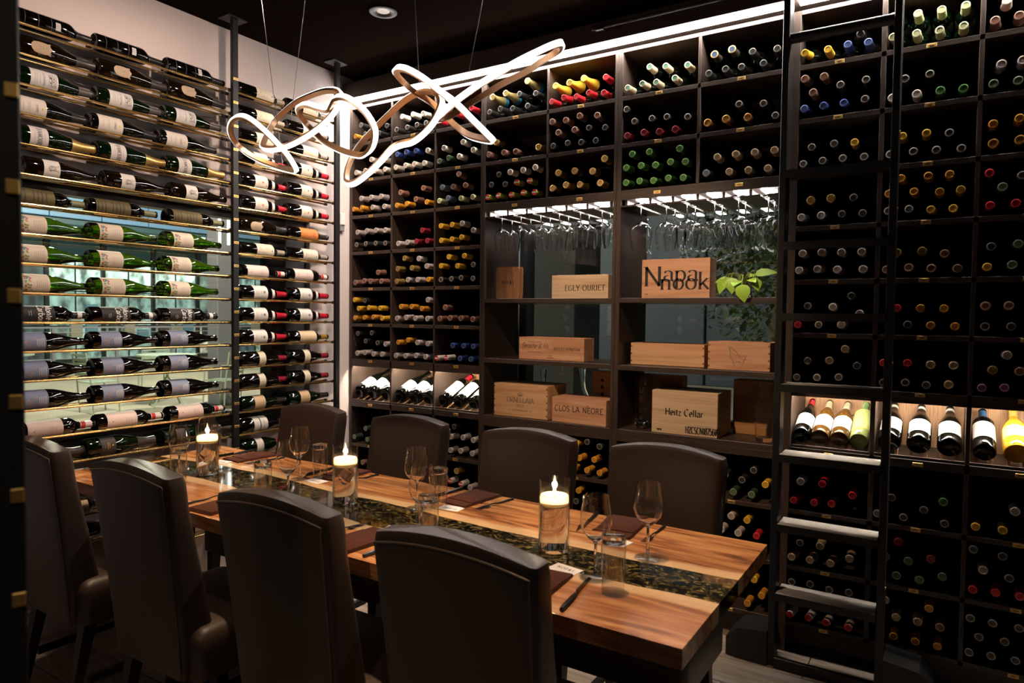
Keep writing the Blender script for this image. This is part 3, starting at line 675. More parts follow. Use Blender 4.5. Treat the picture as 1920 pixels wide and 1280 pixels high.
DATA = '''
A1.0 k79.1,102.2,78.4,103.4 k178.6,98.4,178.6,98.4 k288.8,69.6,277,74.1 o32.2,40.7,36,40.7 k112.2,45.1,112.9,43.9 k227.4,35.3,221.7,34.4
A2.0 w78.1,105.1,78.1,105.1 w159.2,106.1,159.2,106.1 w234.3,98.7,230.7,107.5 d35.2,36.5,35.2,36.5 d117.3,38.3,117.3,38.3 d189.2,42.5,189.2,42.5 d255.8,44.1,259.3,37.1
A3.0 r20.6,41.5,47.6,41.5 r148.8,62.9,148.8,62.9 r247.7,78.4,247.7,78.4 w58.1,119.5,58.1,119.5
A1.1 w164.1,106.4,164.1,106.4 w264.1,91.7,259.9,111.4 w37.7,40.8,37.7,40.8 w113.3,44.6,113.3,44.6 w196.6,35.9,196.6,35.9 w273.9,36.4,278.1,34.8
A2.1 b40.6,112.6,40.6,112.6 b109.8,117.5,109.8,117.5 b182,116.6,182,116.6 w269.3,108.2,269.3,108.2 w29.5,38.9,38.7,37.6 w105.2,42.2,108.3,43.5 w170.5,43.1,177.8,43.2 w245.1,40,247.3,39.9
A3.1 w60.4,107.9,60.4,107.9 w192.8,124.2,192.8,124.2 w261.5,73.3,261.5,73.3 v29.7,38.3,38.5,35.3 v93.9,49.1,105.7,54.5 w166.5,49.7,174.2,48.8
A1.2 s80.9,100.6,78,109.3 s162.4,100.4,161.3,103.7 s243,100.2,243,100.2 o17,40.3,51.2,39.9 o84.4,45.2,118.5,37.4 s174.6,39.8,192.7,36.8 s270.5,38.1,270.5,38.1
A2.2 p68.3,109.4,68.3,109.4 p239.7,120,239.7,120 o40,37.1,40,37.1 o116.3,40.4,116.3,40.4 p184.2,61.4,184.2,61.4 o265.2,38.3,265.2,38.3
A3.2 p165.3,172.8,169.5,156 a50.6,111.4,50.1,111.4 p127.4,107.2,120.3,108.1 p210.6,107.4,215.5,102.2 l30.1,37.9,38.1,35.4 a92.3,46.9,109.9,41.5 l180.7,39.4,183.5,39.4 l260.7,40.2,260.7,40.2
A1.3 s50.4,117.3,50.4,117.3 s127.5,121.8,127.5,121.8 s204,121,204,121 s279.1,117.4,279.1,117.4 d43.5,41.8,43.5,41.8 d119.8,44.1,119.8,44.1 d201.5,43.9,201.5,43.9 d279.6,40.2,279.6,40.2
A2.3 R233.6,100.4,233.6,100.4 s52.6,33.3,52.6,34.9 s122.4,36.9,122.4,36.9 R190.9,39.2,190.9,39.2 R271.5,38.7,271.5,38.7
A3.3 y43.5,116.9,43.5,116.9 y121.8,118.8,121.8,118.8 s191.1,121.2,191.1,121.2 s266.7,80.5,266.7,80.5 y46,35.8,46,35.8 y122.5,38.7,120.2,38.4 y187.1,46.7,189.4,47
A1.4 p222.8,88.2,216.4,99.7 p32.9,30.4,35.3,37.8 p107,39,104.7,40.3 p162.5,36.5,183.7,35.2 p248.3,35.6,256.6,34.5
A2.4 u101.8,165.2,101.8,163.6 s209.8,159.4,209.8,159.4 u48.9,105,48.9,105.3 u157.5,107.6,157.5,107.6 s268.4,114.8,268.4,114.8 u41.9,31.7,41.8,36.5 s128.7,39.7,128.7,39.7 s201.8,39.1,201.8,39.1 o280.6,38.9,280.6,38.9
A3.4 y100.8,161.9,100.8,161.9 y207,163.3,207,163.3 y45.7,113.1,45.7,113.1 y160.3,109.7,160.3,109.7 d268.9,113.7,268.9,113.7 d46.4,35.8,46.4,35.8 d120.7,39.1,120.4,39.1 d187.7,43.2,188,43.2 d268.1,38.2,268.1,38.2
A1.5 y27,144.6,41.2,156.9 k114.5,140.3,114.5,157.3 y61.5,91.7,74.2,93.2 y147.7,96.5,153.9,87.4 y239,94.3,236.7,100.5 o32.2,34.1,36,34.1 o111.9,36.8,111.1,34.9 o184.9,40,197.3,35.8 y256.1,33.4,265.8,34.8
A2.5 s279,142.1,279.5,142.7 o75.9,103.7,75.9,103.7 o157.5,103.9,157.5,103.9 o234.7,92.3,234.2,91.7 s46.2,34.7,46.2,34.7 s116.4,40.4,116.4,40.4 s185.4,36.2,185.4,36.2 s275.4,35.2,275.4,35.2
A3.5 p78,99.7,78,99.7 p39.9,36.3,39.9,36.3 p111.9,40.5,111.9,40.5 p187.6,40,187.6,40 p268.2,35.7,268.2,35.7
A1.6 k56.1,157.4,56.1,157.4 k172.7,163.8,172.1,164.2 k122.7,113.2,122.7,113.2 k221.8,105.3,209.6,105.4 s285.8,99.9,280,100 s51.5,36.6,50.9,36.6 s118,42.9,118.6,43 s188.3,36.1,188.3,36.1 s257.4,37.4,257,36.3
A2.6 o56.6,113.8,56.6,113.8 o131.3,128.8,131.3,128.8 s203,116.2,203,116.2 s279.4,112.3,279.4,112.3 s38.2,34.6,38.2,34.6 s113.5,35.6,113.5,35.6 s191.7,40.9,191.7,40.9 s264,35.5,264,35.5
A3.6 b133,107.8,133,108.2 b208.2,108.3,206.7,108.3 b274.1,107.1,275.6,107.1 z20.6,32.3,47.6,35.9 z87.8,37.7,114.9,40.2 b184,37.1,190.7,36.4 b258.5,37,260.1,37
A1.8 v123.2,97.8,122.1,101.7 v29.5,37.7,38.7,37.7 v138.2,31.7,139.3,36.5
A3.8 k147.8,175,149.5,179.9 o65,117,56.1,117.5 s124.2,116.1,131.5,110.6 s209.2,120.1,205.5,120.6 s280.2,113.6,273.6,113.1 s49.6,37.3,49.6,37.3 s124.5,39.3,124.5,39.3 s193.9,43.4,193.9,43.4 s273.9,38.5,273.9,38.5
A1.9 p99.5,124,99.5,124
A3.9 G166.7,165.3,166.7,165.3 z47,101.3,47,101.3 z122.2,103.2,122.2,103.2 z197.3,96.1,193.7,96.6 s260.4,86.8,263.9,86.2
B1.0 X42.6,115.6,42.6,115.6 X125.6,121.7,125.9,123.8 X259.1,162.8,260.7,155.4 k25,39.5,43.2,35.7 k92.4,46.1,108.9,50.8 k169.3,37.4,177.3,35.1 k210.8,104.7,209.2,103.1 k308.6,91.9,308.6,91.9 k260.9,36.2,260.9,36.2
B2.0 x39.6,110.1,39.6,110.1 x117.1,112.7,119.8,132.9 x196.1,119.9,196.7,119.9 r312.9,105.5,312.9,105.5 r18.4,35.3,49.8,34.5 r86.2,44.9,111.9,60.6 r156.4,38.5,174.5,35.4 r224.4,45.9,239.7,52.4 r304.3,33.1,308.8,35.1
B1.1 G65.8,96.5,69.3,104.4 p20.4,36.9,47.8,34.9 p117.8,36.2,124,36.4 p191.8,32.2,193.4,36 G327.4,38.2,327.4,40.6
B2.1 p21.4,155.2,46.8,161.7 p98.7,151.3,116.5,153.3 p175,161.8,186,163.5 p271.2,150.8,271.2,150.8 p57.5,96.8,65.8,97 p148.7,98.6,149.9,94.1 k227.3,97,227.3,97 k313.9,87,313.9,87 k29.4,33.5,38.8,34.7 k111.4,37.8,111.2,37.5 k186.2,32.1,189,36.1 k265.3,31,265.3,37.2
B1.2 k87.7,145.2,89.2,150.9 w158.6,150.3,163.6,160.1 w237.5,152.6,241.7,158.2 w310.4,158.4,311.1,159.8 k40.5,95.5,37.7,107.2 k128.4,90,133.6,99.8 Z198.2,93.2,201.7,102.6 Z277.7,94.3,279,99 Z17.8,30.8,50.4,37.4 Z85.3,34.4,117.7,34.2 Z167,31.9,189.3,36.3 Z240.4,36.7,258.3,34.9 Z308.2,32.9,325.8,35.3
B2.2 G313.3,159.2,313.3,159 G60.7,117.4,60.7,117.8 G152,117.3,155.4,126.4 G251,105.5,248.8,110.8 G28.7,43.3,50.1,40.6 G104.5,52.5,128.8,53.1 G182.3,47.1,206.2,43.3 G292.4,45.6,295.1,41.6
B2.8 y183.6,163.8,177.9,162.4 k244,178.9,248,180.9 k311.7,163.3,313.5,162.7 o201.8,93.2,202.2,93.7 o284.2,95,283.8,95.7 o164.6,31.7,164.3,36.5 o246.1,37.9,246.1,37.9 o314,33.1,314.4,35.1
B2.9 o201,166.9,186.2,177.5 k188.3,112,181.1,98.7 k236,136.1,258,126
C1.0 c133.4,113.7,133.9,115.3 c210.6,102.8,210.6,102.8 c312.6,89.3,312.6,89.3 c25.7,35.7,42.5,34.6 c98.8,43,110,48.9 c166.6,38.2,176.2,36.2 c255,41.3,255,41.3
C2.0 K58.6,112.5,56.6,112.3 K134.2,119.7,136.2,119.9 k220.3,93.6,220.3,93.6 k320.7,86,317.1,86 k34.8,34.7,34.8,34.7 k107.8,40.5,107.8,40.5 k176.1,37.4,176.1,37.4 k266.5,36,266.5,36
C1.1 d22.8,156,45.4,161.9 d62.6,95.1,69.8,98.1 d148.8,96.3,148.3,97 d220.1,93.3,221.4,95.2 d317.5,79.2,317.5,79.2 R28.4,31.9,39.8,36.3 R110.8,36.7,111.6,36.6 R185.3,30.7,184.4,37.5 R261.2,31.4,261.2,36.8
C2.1 F34.4,40.1,44.4,39.6 F114.4,45,122.9,44.4 F206.8,39.2,207.1,39.6 d168.7,100.6,169.3,102.1 d270.5,87.9,269.9,88.5 d320,30.5,317.8,37.7
C1.2 n54.5,164.4,70.1,164.4 n139.7,165.2,142.7,163.6 n283.4,162.9,282.7,164 n26,103.3,42.2,103 n99.9,106.1,111.5,102.9 n170.6,101.1,179.7,105.6 n242.2,107.3,248.3,105.6 n311.6,100.9,316.3,105.4 n26.3,33.3,41.9,34.9 n93.7,35.1,109.3,34.4 n161.6,30.8,176.6,37.4 n233.2,35.6,245.1,34.6 n302.9,30.9,313,37.3
C2.2 t80.2,105.5,80.2,105.5 t160,109,160,109 t239.5,107.7,239.5,107.7 t319.5,107.4,318.3,107.4 a32.9,40.5,35.3,40.5 t133.6,36.5,133.6,36.5 t215.2,34.3,215.2,34.3 t294.9,34,294.9,34.2
C2.8 k147.4,106.9,147.4,106.9 k219.6,94,219.6,94 k267.7,142.8,267.7,142.8 y317.4,86.7,317.4,86.7 v183.8,35.8,183.8,35.8 v261.9,35.1,261.9,35.1
C2.9 s176.9,165.4,176.9,165.4 y244.9,158.6,244.9,158.6 s134.7,98.5,134.7,98.5 s208.7,95.5,208.7,95.5 r286.3,96.5,286.3,96.5
C2.10 y281.1,145.3,281.1,145.3 o313.3,81.8,313.3,81.8 o255.6,34.8,255.6,34.8
D1.0 y16.8,46.9,51.9,69.6 y103.4,45,112.9,37.3 b175.6,49.7,181.8,38.7 b248.9,44.5,257.4,37.2 k220.1,81.1,216.8,116.2
D2.0 l19.2,123.9,49,134.5 l20.1,46.4,48.1,60.8 l100.9,117.4,112.7,106.3 l176.9,114.3,181.6,115.3 l252.4,113.3,252.4,113.3 l98.8,44,112.9,37 l172.9,40.1,181.9,41.9 l247.8,40.5,251.5,40.4
D3.0 w61.3,102.7,61.3,102.9 p27.6,38.7,40.6,37.8 p97.9,40.7,108.8,41.4
D1.1 p19.2,161.9,49,163.7 p91.6,159.1,117.9,162.8 p52,101.7,70.4,99.7 d153.2,115.7,160.2,109.1 d244.4,120,244.4,120 b20.2,41.1,48,36.2 b92.3,42.5,115.4,48.2 b167.5,42.2,183.7,36.5 d242.7,45.3,252.3,47.3
D2.1 d65,100.2,65,100.3 d146.3,103.6,146.3,103.6 w24.1,34.7,44.1,34.3 w105.4,36.6,115.5,37.5 n181.6,36.5,185.5,36.5 n254.4,31.8,254.4,36.4
D3.1 s51.1,99.7,45.4,101.6 s112.6,101.9,118.7,103 v30,33.6,38.2,34.6 v102.3,32.4,107,35.8
D1.2 d52.5,100.6,52.6,101.8 d135.9,105,137.8,112.3 y210.4,100.6,210.4,100.6 d21.9,36,46.3,34.7 d95.2,41.2,114.1,47.4 d169.5,42.8,182.6,38.7 d246.2,39.8,252.7,40.1
D2.2 y62.8,103.1,62.8,103.1 y141.8,104.2,142.7,107 d215.2,95.9,215.4,96.2 d100.8,40.5,115.5,43.1 d175.4,37.2,184.6,35.4 d254.3,33.6,255.4,34.6 d22.7,38.5,45.5,35.4
D3.2 o33.2,110,35,113.9 o110,119.6,110,119.6 F35.9,39.4,42.9,39.4 F113.8,42.7,120.9,43
D1.3 G54.8,104.4,53.7,107.5 G130.5,106.6,133.7,113.5 k212.8,102.7,212.8,102.7 s20.1,37.2,48.1,35 s95.3,40,117.3,42.7 k172.3,40.4,187.3,37.6 k247,38.4,256.8,38.7
D2.3 o63,162.5,77.7,163.8 o152.4,162.9,155.7,164 o220.5,162.1,223.3,162 o22.5,107.1,45.7,104.4 o107.3,108,118.3,106.9 o190.6,100.1,190.3,101.6 y257.1,102.4,258.5,102.6 d22.7,40.7,45.5,36 d92.6,42.9,113.6,38.5 y164.1,35.9,182.2,34.6 y235.5,35.2,250.7,35.3
D3.3 r28,154.4,40.2,158.2 d123.5,136.7,124.5,137.4 v68,100.5,69.4,96.5 r32.9,37,35.3,36.6 r108.9,39.9,108.9,39.8
D1.4 s29.1,107.5,39.1,105.7 s101.7,109.8,105.4,122.1 s174.6,106.9,175.3,107.6 s247.6,106.5,247.6,106.5 s17.4,38.4,50.8,35.4 s87,41.8,115.2,55.4 s160.9,38.5,180.6,35.4 s254,37.5,255.5,37.5
D2.4 u56.9,98,57,101.4 u140.4,100.6,141.5,103.8 p213.7,88.3,217,93.2 p98.5,39.6,114.8,40.5 p172.5,34.7,183.9,34.3 p255.7,31.6,255.9,36.6 p23,33.4,45.2,34.8
D3.4 k40.8,108.1,40.8,108.1 v120,113.8,120,113.8 y30.8,34.5,37.4,34.4 v104.8,39.8,106.6,39.9
D1.5 k54.5,111.4,54.5,111.4 s148.6,107.4,148.6,107.4 k215.4,151.9,215.4,151.9 s246.4,80.9,247.2,81.7 r17.5,33.1,50.7,35.1 d97.7,34.4,121.8,34.2 s182.1,35.8,194.3,35.2
D2.5 r62.9,103.5,62.9,103.5 o141.2,103.3,141.2,103.3 o217.5,102.6,217.5,102.6 k100.7,40.7,100.7,40.7 o176.5,38.4,176.5,38.4 o254.2,36.2,254.2,36.2
D3.5 p30.2,112.5,38,112.3 p99.9,113.5,106.1,113.7 k31.6,37.4,36.6,37.4 k109,38.8,109,38.8
D1.6 k59.8,105,59.8,105 t141.9,109.7,142.1,110.7 t198.6,158.5,198.6,158.5 k243.2,93,243.2,93 d19.4,35,48.8,34.4 d96.8,38,118.5,43.1 d178,43.9,189.9,43.5
D2.6 r23,109.5,45.2,106.6 r103.8,112.2,115.8,116.1 t180.8,109.3,185.5,108.5 t254,110.3,254.6,110.3 d99.3,36.8,113.5,34.9 d168.6,31,181.3,37.2 t240.4,37,250,36.5 d24.2,32,44,36.2
D3.6 s99.8,155.2,100.7,156.4 u58.9,99,59.1,102.6 p139.1,98.5,139.1,98.5 m28.5,31.8,39.7,36.4 m96.2,37.2,107.1,37
D1.8 s45,120.5,45,120.5 r128.2,121.8,128.4,124.4 r240.4,91.2,240.7,91.5 r19.5,37.5,48.7,35.1 r99.2,40.3,116.6,52.9 r165.3,44.8,185.3,43.9
D2.8 d65.5,104.6,65.5,104.6 n236.6,113.3,240.4,115.4 d174.4,73,180.3,80.8 d107.7,33.1,127.4,35.1 d243.4,32,243.4,36.2 d16.8,33.5,52.7,34.7
D3.8 s141.1,112.9,141.1,112.9 y24.8,37.5,43.4,37.4 y106.6,38.2,115.1,38.4
D1.9 d49.3,100.3,49.3,101.5 t126.9,101.4,127.1,107.5 t17.1,34.1,51.1,34.1 t88.4,35.1,119.3,40.5 t166.5,37.7,189.5,35.2 t236.8,70.7,244.3,78
D2.9 R93.3,171.8,93.3,171.8 v50.4,104.2,50.4,104.2 v128.9,103.4,128.9,103.4 R203.1,126,203.1,126 v90.5,38.6,90.5,38.6 v167.8,38.1,167.8,38.1 v242,66.2,242,66.2
D3.9 k20.7,189.7,47.5,174.1 k109.5,181.5,120.2,181.8 s53.1,118.1,49,106.2 d131.9,105,132.9,109.5 r23.6,38.7,44.6,35.4 r92.5,43.1,111.8,44.7 r164.3,45.6,180.4,45.7
D1.10 d21.2,169.4,47,155.1 d92.6,175.6,109.6,180 d165.7,168.3,175.9,161.8 d238.7,173.5,243.6,174.7 q16.8,29,52.3,58 q89.9,33.3,115.6,34.9 q157.5,29.4,182.9,38.8 q239.2,29.6,254.5,38.6
D2.10 t54.2,173.7,54.2,173.7 t94.1,114.6,94.1,114.6 t166.4,114.7,166.4,114.7 o202.5,174.9,202.5,174.9 p240,112.2,240,112.2 o87.5,37.3,87.5,37.3 o161.1,35.9,161.1,35.9 o233.7,36.7,233.7,36.7
D3.10 d19.6,170.6,48.6,172.2 d87.2,168.8,115.7,178 d165.7,170.1,184.3,164.4 d47.7,107.2,48.9,103.8 d125,110.1,128.6,111.9 d19,41.9,49.2,36.4 d86.6,46.9,116,45.6 d158.7,49.3,184.4,52.7
'''
BAYW = {'A': 'corner cabinet', 'B': 'menu-board cabinet', 'C': 'plant cabinet', 'D': 'ladder cabinet'}
ROWW = ['top row', 'second row', 'third row', 'fourth row', 'fifth row', 'sixth row', 'seventh row', '', 'upper base row', 'middle base row', 'lowest row']
for line in DATA.strip().split('\n'):
    w = line.split()
    bay, col, row = w[0][0], int(w[0][1]), int(w[0].split('.')[1])
    x0 = INNER[bay][col - 1][0]
    zs = ZS[row] + (.0102 if not (bay in 'BC' and row == 2) else .0232)
    if bay in 'BC' and row == 2: zs = 2.0112
    ncol = len(INNER[bay])
    colw = ({1: 'first', 2: 'middle', 3: 'last'} if ncol == 3 else {1: 'first', 2: 'last'})[col]
    items = []
    for q in w[1:]:
        a = [float(v) / 1000 for v in q[1:].split(',')]
        items.append((q[0], *a))
    lay = lambda z: 'bottom' if z < .068 else ('middle' if z < .132 else 'top')
    groups_ = {}
    for it in sorted(items, key=lambda i: i[1]):
        groups_.setdefault(lay(it[2]), []).append(it)
    for ly, L_ in groups_.items():
        for n_, (k, cx, cz, bx, bz) in enumerate(L_):
            kind, ln, bm, cmesh = rack_proto(k)
            cap = Vector((x0 + cx, -.004, zs + cz))
            mid = Vector((x0 + bx, .215, zs + bz))
            d = (cap - mid).normalized()
            base = cap - d * ln
            o = inst(kind + '_bottle', bm, None, frame(base, d, (1, 0, 0)))
            inst('capsule', cmesh, o)
            tag(o, f"{K_[k][0]} capped bottle, {ORD[n_ + 1]} in {ly} layer, {ROWW[row]}, {colw} column, {BAYW[bay]}", 'wine bottle', f"bottles in the {BAYW[bay]}")
            if k == 'l':
                if LAB_L is None:
                    R = prof_r(kind, .1) * .885 + .0006
                    mb = MB()
                    for i in range(13):
                        a = -pi * .42 + pi * .84 * i / 12 - pi / 2
                        mb.v += [(R * cos(a), R * sin(a), .09), (R * cos(a), R * sin(a), .186)]
                    mb.f = [(2 * i, 2 * i + 1, 2 * i + 3, 2 * i + 2) for i in range(12)]; mb.m = [0] * 12
                    LAB_L = mb.mesh('label', paper('white_label', (.72, .66, .58)))
                inst('label', LAB_L, o)

# ---- labelled bottles: label patch + printing curved round the body
def label_mesh(kind, z0, z1, ha, m, shape=None, bulge=.0005, n=14):
    R = RAD[kind] + bulge
    mb = MB()
    if shape:
        f = cyl_fn(R)
        k = len(shape)
        cz = sum(p[1] for p in shape) / k
        rings = [[f(p[0] * s_, cz + (p[1] - cz) * s_) for p in shape] for s_ in (1, .75, .5, .25)]
        mb.v = [v for r in rings for v in r] + [f(0, cz)]
        for j in range(3):
            mb.f += [(j * k + i, j * k + (i + 1) % k, (j + 1) * k + (i + 1) % k, (j + 1) * k + i) for i in range(k)]
        mb.f += [(3 * k + i, 3 * k + (i + 1) % k, 4 * k) for i in range(k)]
        mb.m = [0] * len(mb.f)
    else:
        for i in range(n + 1):
            a = -ha + 2 * ha * i / n
            mb.v += [(R * cos(a), R * sin(a), z0), (R * cos(a), R * sin(a), z1)]
        mb.f = [(2 * i, 2 * i + 1, 2 * i + 3, 2 * i + 2) for i in range(n)]; mb.m = [0] * n
    return mb.mesh('label', m, True, 60)
def print_mesh(kind, fn, bulge=.0008):
    mb = MB(); fn(mb, cyl_fn(RAD[kind] + bulge))
    return mb.mesh('printing', INK, False, fix=False)
rnd = random.Random(3)
def lines(mb, f, zs, w, h, mi=7):
    for z in zs:
        ww = w * rnd.uniform(.6, 1)
        x = -ww
        while x < ww:
            e = min(ww, x + rnd.uniform(.003, .008))
            bar(mb, f, x, e, z, h, mi, 2); x = e + .0015
def p_lines(a, b, n, w=.022, h=.0011, mi=7):
    return lambda mb, f: lines(mb, f, [a + (b - a) * i / max(1, n - 1) for i in range(n)], w, h, mi)
def p_domaine(mb, f):
    lines(mb, f, (.060, .067, .078), .022, .0011); text(mb, 'LA FOLATIERE', f, 0, .088, .0065, 0, serif=False)
    for i in range(60):
        dot(mb, f, rnd.uniform(-.022, .022), rnd.uniform(.110, .132), rnd.uniform(.0008, .0022), 7 if i % 2 else 0, 5)
    for s_ in (-1, 1): bar(mb, f, -.024, .024, .121 + s_ * .0125, .0008, 0)
    for u in (-.024, .024): stroke(mb, [(u, .1085), (u, .1335)], f, .0008, .0008, 0, 0)
def p_gold(mb, f):
    lines(mb, f, (.045, .062, .068), .024, .001); text(mb, 'CUVEE', f, 0, .088, .008, 0, slant=.2, serif=False)
    dot(mb, f, .0, .110, .0042, 2); dot(mb, f, 0, .110, .0018, 5); stroke(mb, [(-.008, .110), (.008, .110)], f, .001, .001, 0, 2)
def p_amours(mb, f):
    text(mb, "D'AMOURS", f, 0, .073, .017, 7, thick=.16, thin=.07, wide=.72)
    lines(mb, f, (.064, .098), .022, .0011)
def p_beast(mb, f):
    for k in range(26):
        a = rnd.uniform(0, 2 * pi); r = rnd.uniform(.2, 1)
        x, y = .010 * r * cos(a) , .093 + .014 * r * sin(a)
        stroke(mb, [(x + .004 * cos(a + t_), y + .004 * sin(a + 1.3 * t_)) for t_ in (0, .5, 1, 1.5)], f, .001, .0006, 30, 0)
    stroke(mb, [(-.006, .103), (-.013, .116), (-.004, .112)], f, .0014, .001, 0, 0); stroke(mb, [(.006, .103), (.013, .116), (.004, .112)], f, .0014, .001, 0, 0)
    stroke(mb, arc(0, .09, .009, .012, 0, 360, 14), f, .0014, .001, 0, 0); dot(mb, f, -.004, .094, .0012); dot(mb, f, .004, .094, .0012); stroke(mb, [(-.003, .082), (0, .080), (.003, .082)], f, .001, .001, 0, 0)
def p_olive(mb, f):
    for z in (.03, .045, .06, .09, .105, .12, .135): lines(mb, f, (z,), .032, .004, 0)
def p_flowers(mb, f):
    for i in range(44):
        u, v = rnd.uniform(-.034, .034), .040 + rnd.random() ** 1.6 * .026
        dot(mb, f, u, v, rnd.uniform(.0018, .0040), rnd.choice((1, 1, 5, 3, 3, 4, 2)), 6)
    for i in range(14):
        u = rnd.uniform(-.03, .03)
        stroke(mb, [(u, .036), (u + rnd.uniform(-.004, .004), .05)], f, .0008, .0006, 0, 3)
    lines(mb, f, (.082, .089, .096, .103, .110, .117), .022, .0009)
def p_carbone(mb, f):
    text(mb, 'Monte', f, -.008, .128, .023, 6, .14, .10, 20, .05, 'c', .15, False)
    text(mb, 'Carbone', f, .004, .100, .023, 6, .14, .10, 20, .05, 'c', .15, False)
    lines(mb, f, (.075, .068), .010, .0012, 6); dot(mb, f, 0, .083, .0018, 1)
def p_spots(mb, f):
    for i, (u, v) in enumerate(((-.006, .052), (.000, .060), (.006, .066), (-.012, .075), (-.002, .048), (-.017, .083), (.012, .055), (.018, .063))):
        dot(mb, f, u, v, .0022, 5, 6)
        stroke(mb, [(u, v), (u + .006, v - .010)], f, .0007, .0007, 0, 2)
    lines(mb, f, (.088, .094, .100, .106, .112), .02, .0018, 6)
def p_pale(mb, f):
    dot(mb, f, 0, .060, .0022, 0); lines(mb, f, (.118, .126, .138), .013, .0011)
    for v in (.042, .158): bar(mb, f, -.036, .036, v, .0004, 7, 8)
def p_dark(mb, f):
    dot(mb, f, 0, .098, .003, 2); lines(mb, f, (.085, .078), .015, .0014, 2); lines(mb, f, (.063, .068), .012, .001, 7)
def p_shield(mb, f):
    dot(mb, f, 0, .096, .0035, 3); lines(mb, f, (.082, .088, .105, .111), .010, .0011)
def p_blue(mb, f):
    for i in range(22):
        u, v = rnd.uniform(-.02, .02), rnd.uniform(.105, .17)
        stroke(mb, [(u, v), (u + rnd.uniform(-.008, .008), v + rnd.uniform(-.006, .006)), (u + rnd.uniform(-.008, .008), v + .004)], f, .0008, .0006, 0, 7)
    dot(mb, f, .004, .186, .0042, 4, 8)
def p_crest(mb, f):
    dot(mb, f, 0, .120, .0045, 1, 6, .006); stroke(mb, arc(0, .12, .009, .012, 200, 520, 12), f, .0012, .001, 0, 7)
    dot(mb, f, .016, .143, .003, 1, 5, .0045); lines(mb, f, (.088, .095, .102, .137, .143), .02, .0013)
def p_orange(mb, f):
    lines(mb, f, (.09, .11), .016, .0012, 1); text(mb, 'SOL', f, 0, .165, .012, 1, serif=False); text(mb, 'II', f, 0, .125, .016, 2, serif=False)
def p_arms(mb, f):
    lines(mb, f, (.078, .084, .09, .1), .02, .0011)
    dot(mb, f, 0, .128, .006, 7, 8); stroke(mb, arc(0, .128, .009, .008, 0, 360, 14), f, .001, .001, 0, 7); text(mb, 'VIEUX', f, 0, .108, .005, 0, serif=False)
def p_seal(mb, f):
    stroke(mb, arc(0, .145, .012, .012, 0, 360, 18), f, .0009, .0009, 0, 2); stroke(mb, arc(0, .145, .008, .008, 0, 360, 14), f, .0012, .0009, 0, 2); dot(mb, f, 0, .145, .004, 2); lines(mb, f, (.082, .088, .12), .02, .001)
def p_small(mb, f): lines(mb, f, (.112, .119, .126), .014, .001)
def p_tan(mb, f): lines(mb, f, (.09, .1, .112, .122), .016, .0011)
def p_double(mb, f):
    lines(mb, f, (.072, .08, .088), .02, .0011); text(mb, 'PERE FILS', f, 0, .122, .007, 0, serif=False); dot(mb, f, .0, .148, .004, 1)
SHIELD = [(0, .052), (.010, .055), (.020, .064), (.024, .08), (.024, .1), (.022, .112), (.026, .124), (.012, .120), (0, .127), (-.012, .120), (-.026, .124), (-.022, .112), (-.024, .1), (-.024, .08), (-.020, .064), (-.010, .055)]
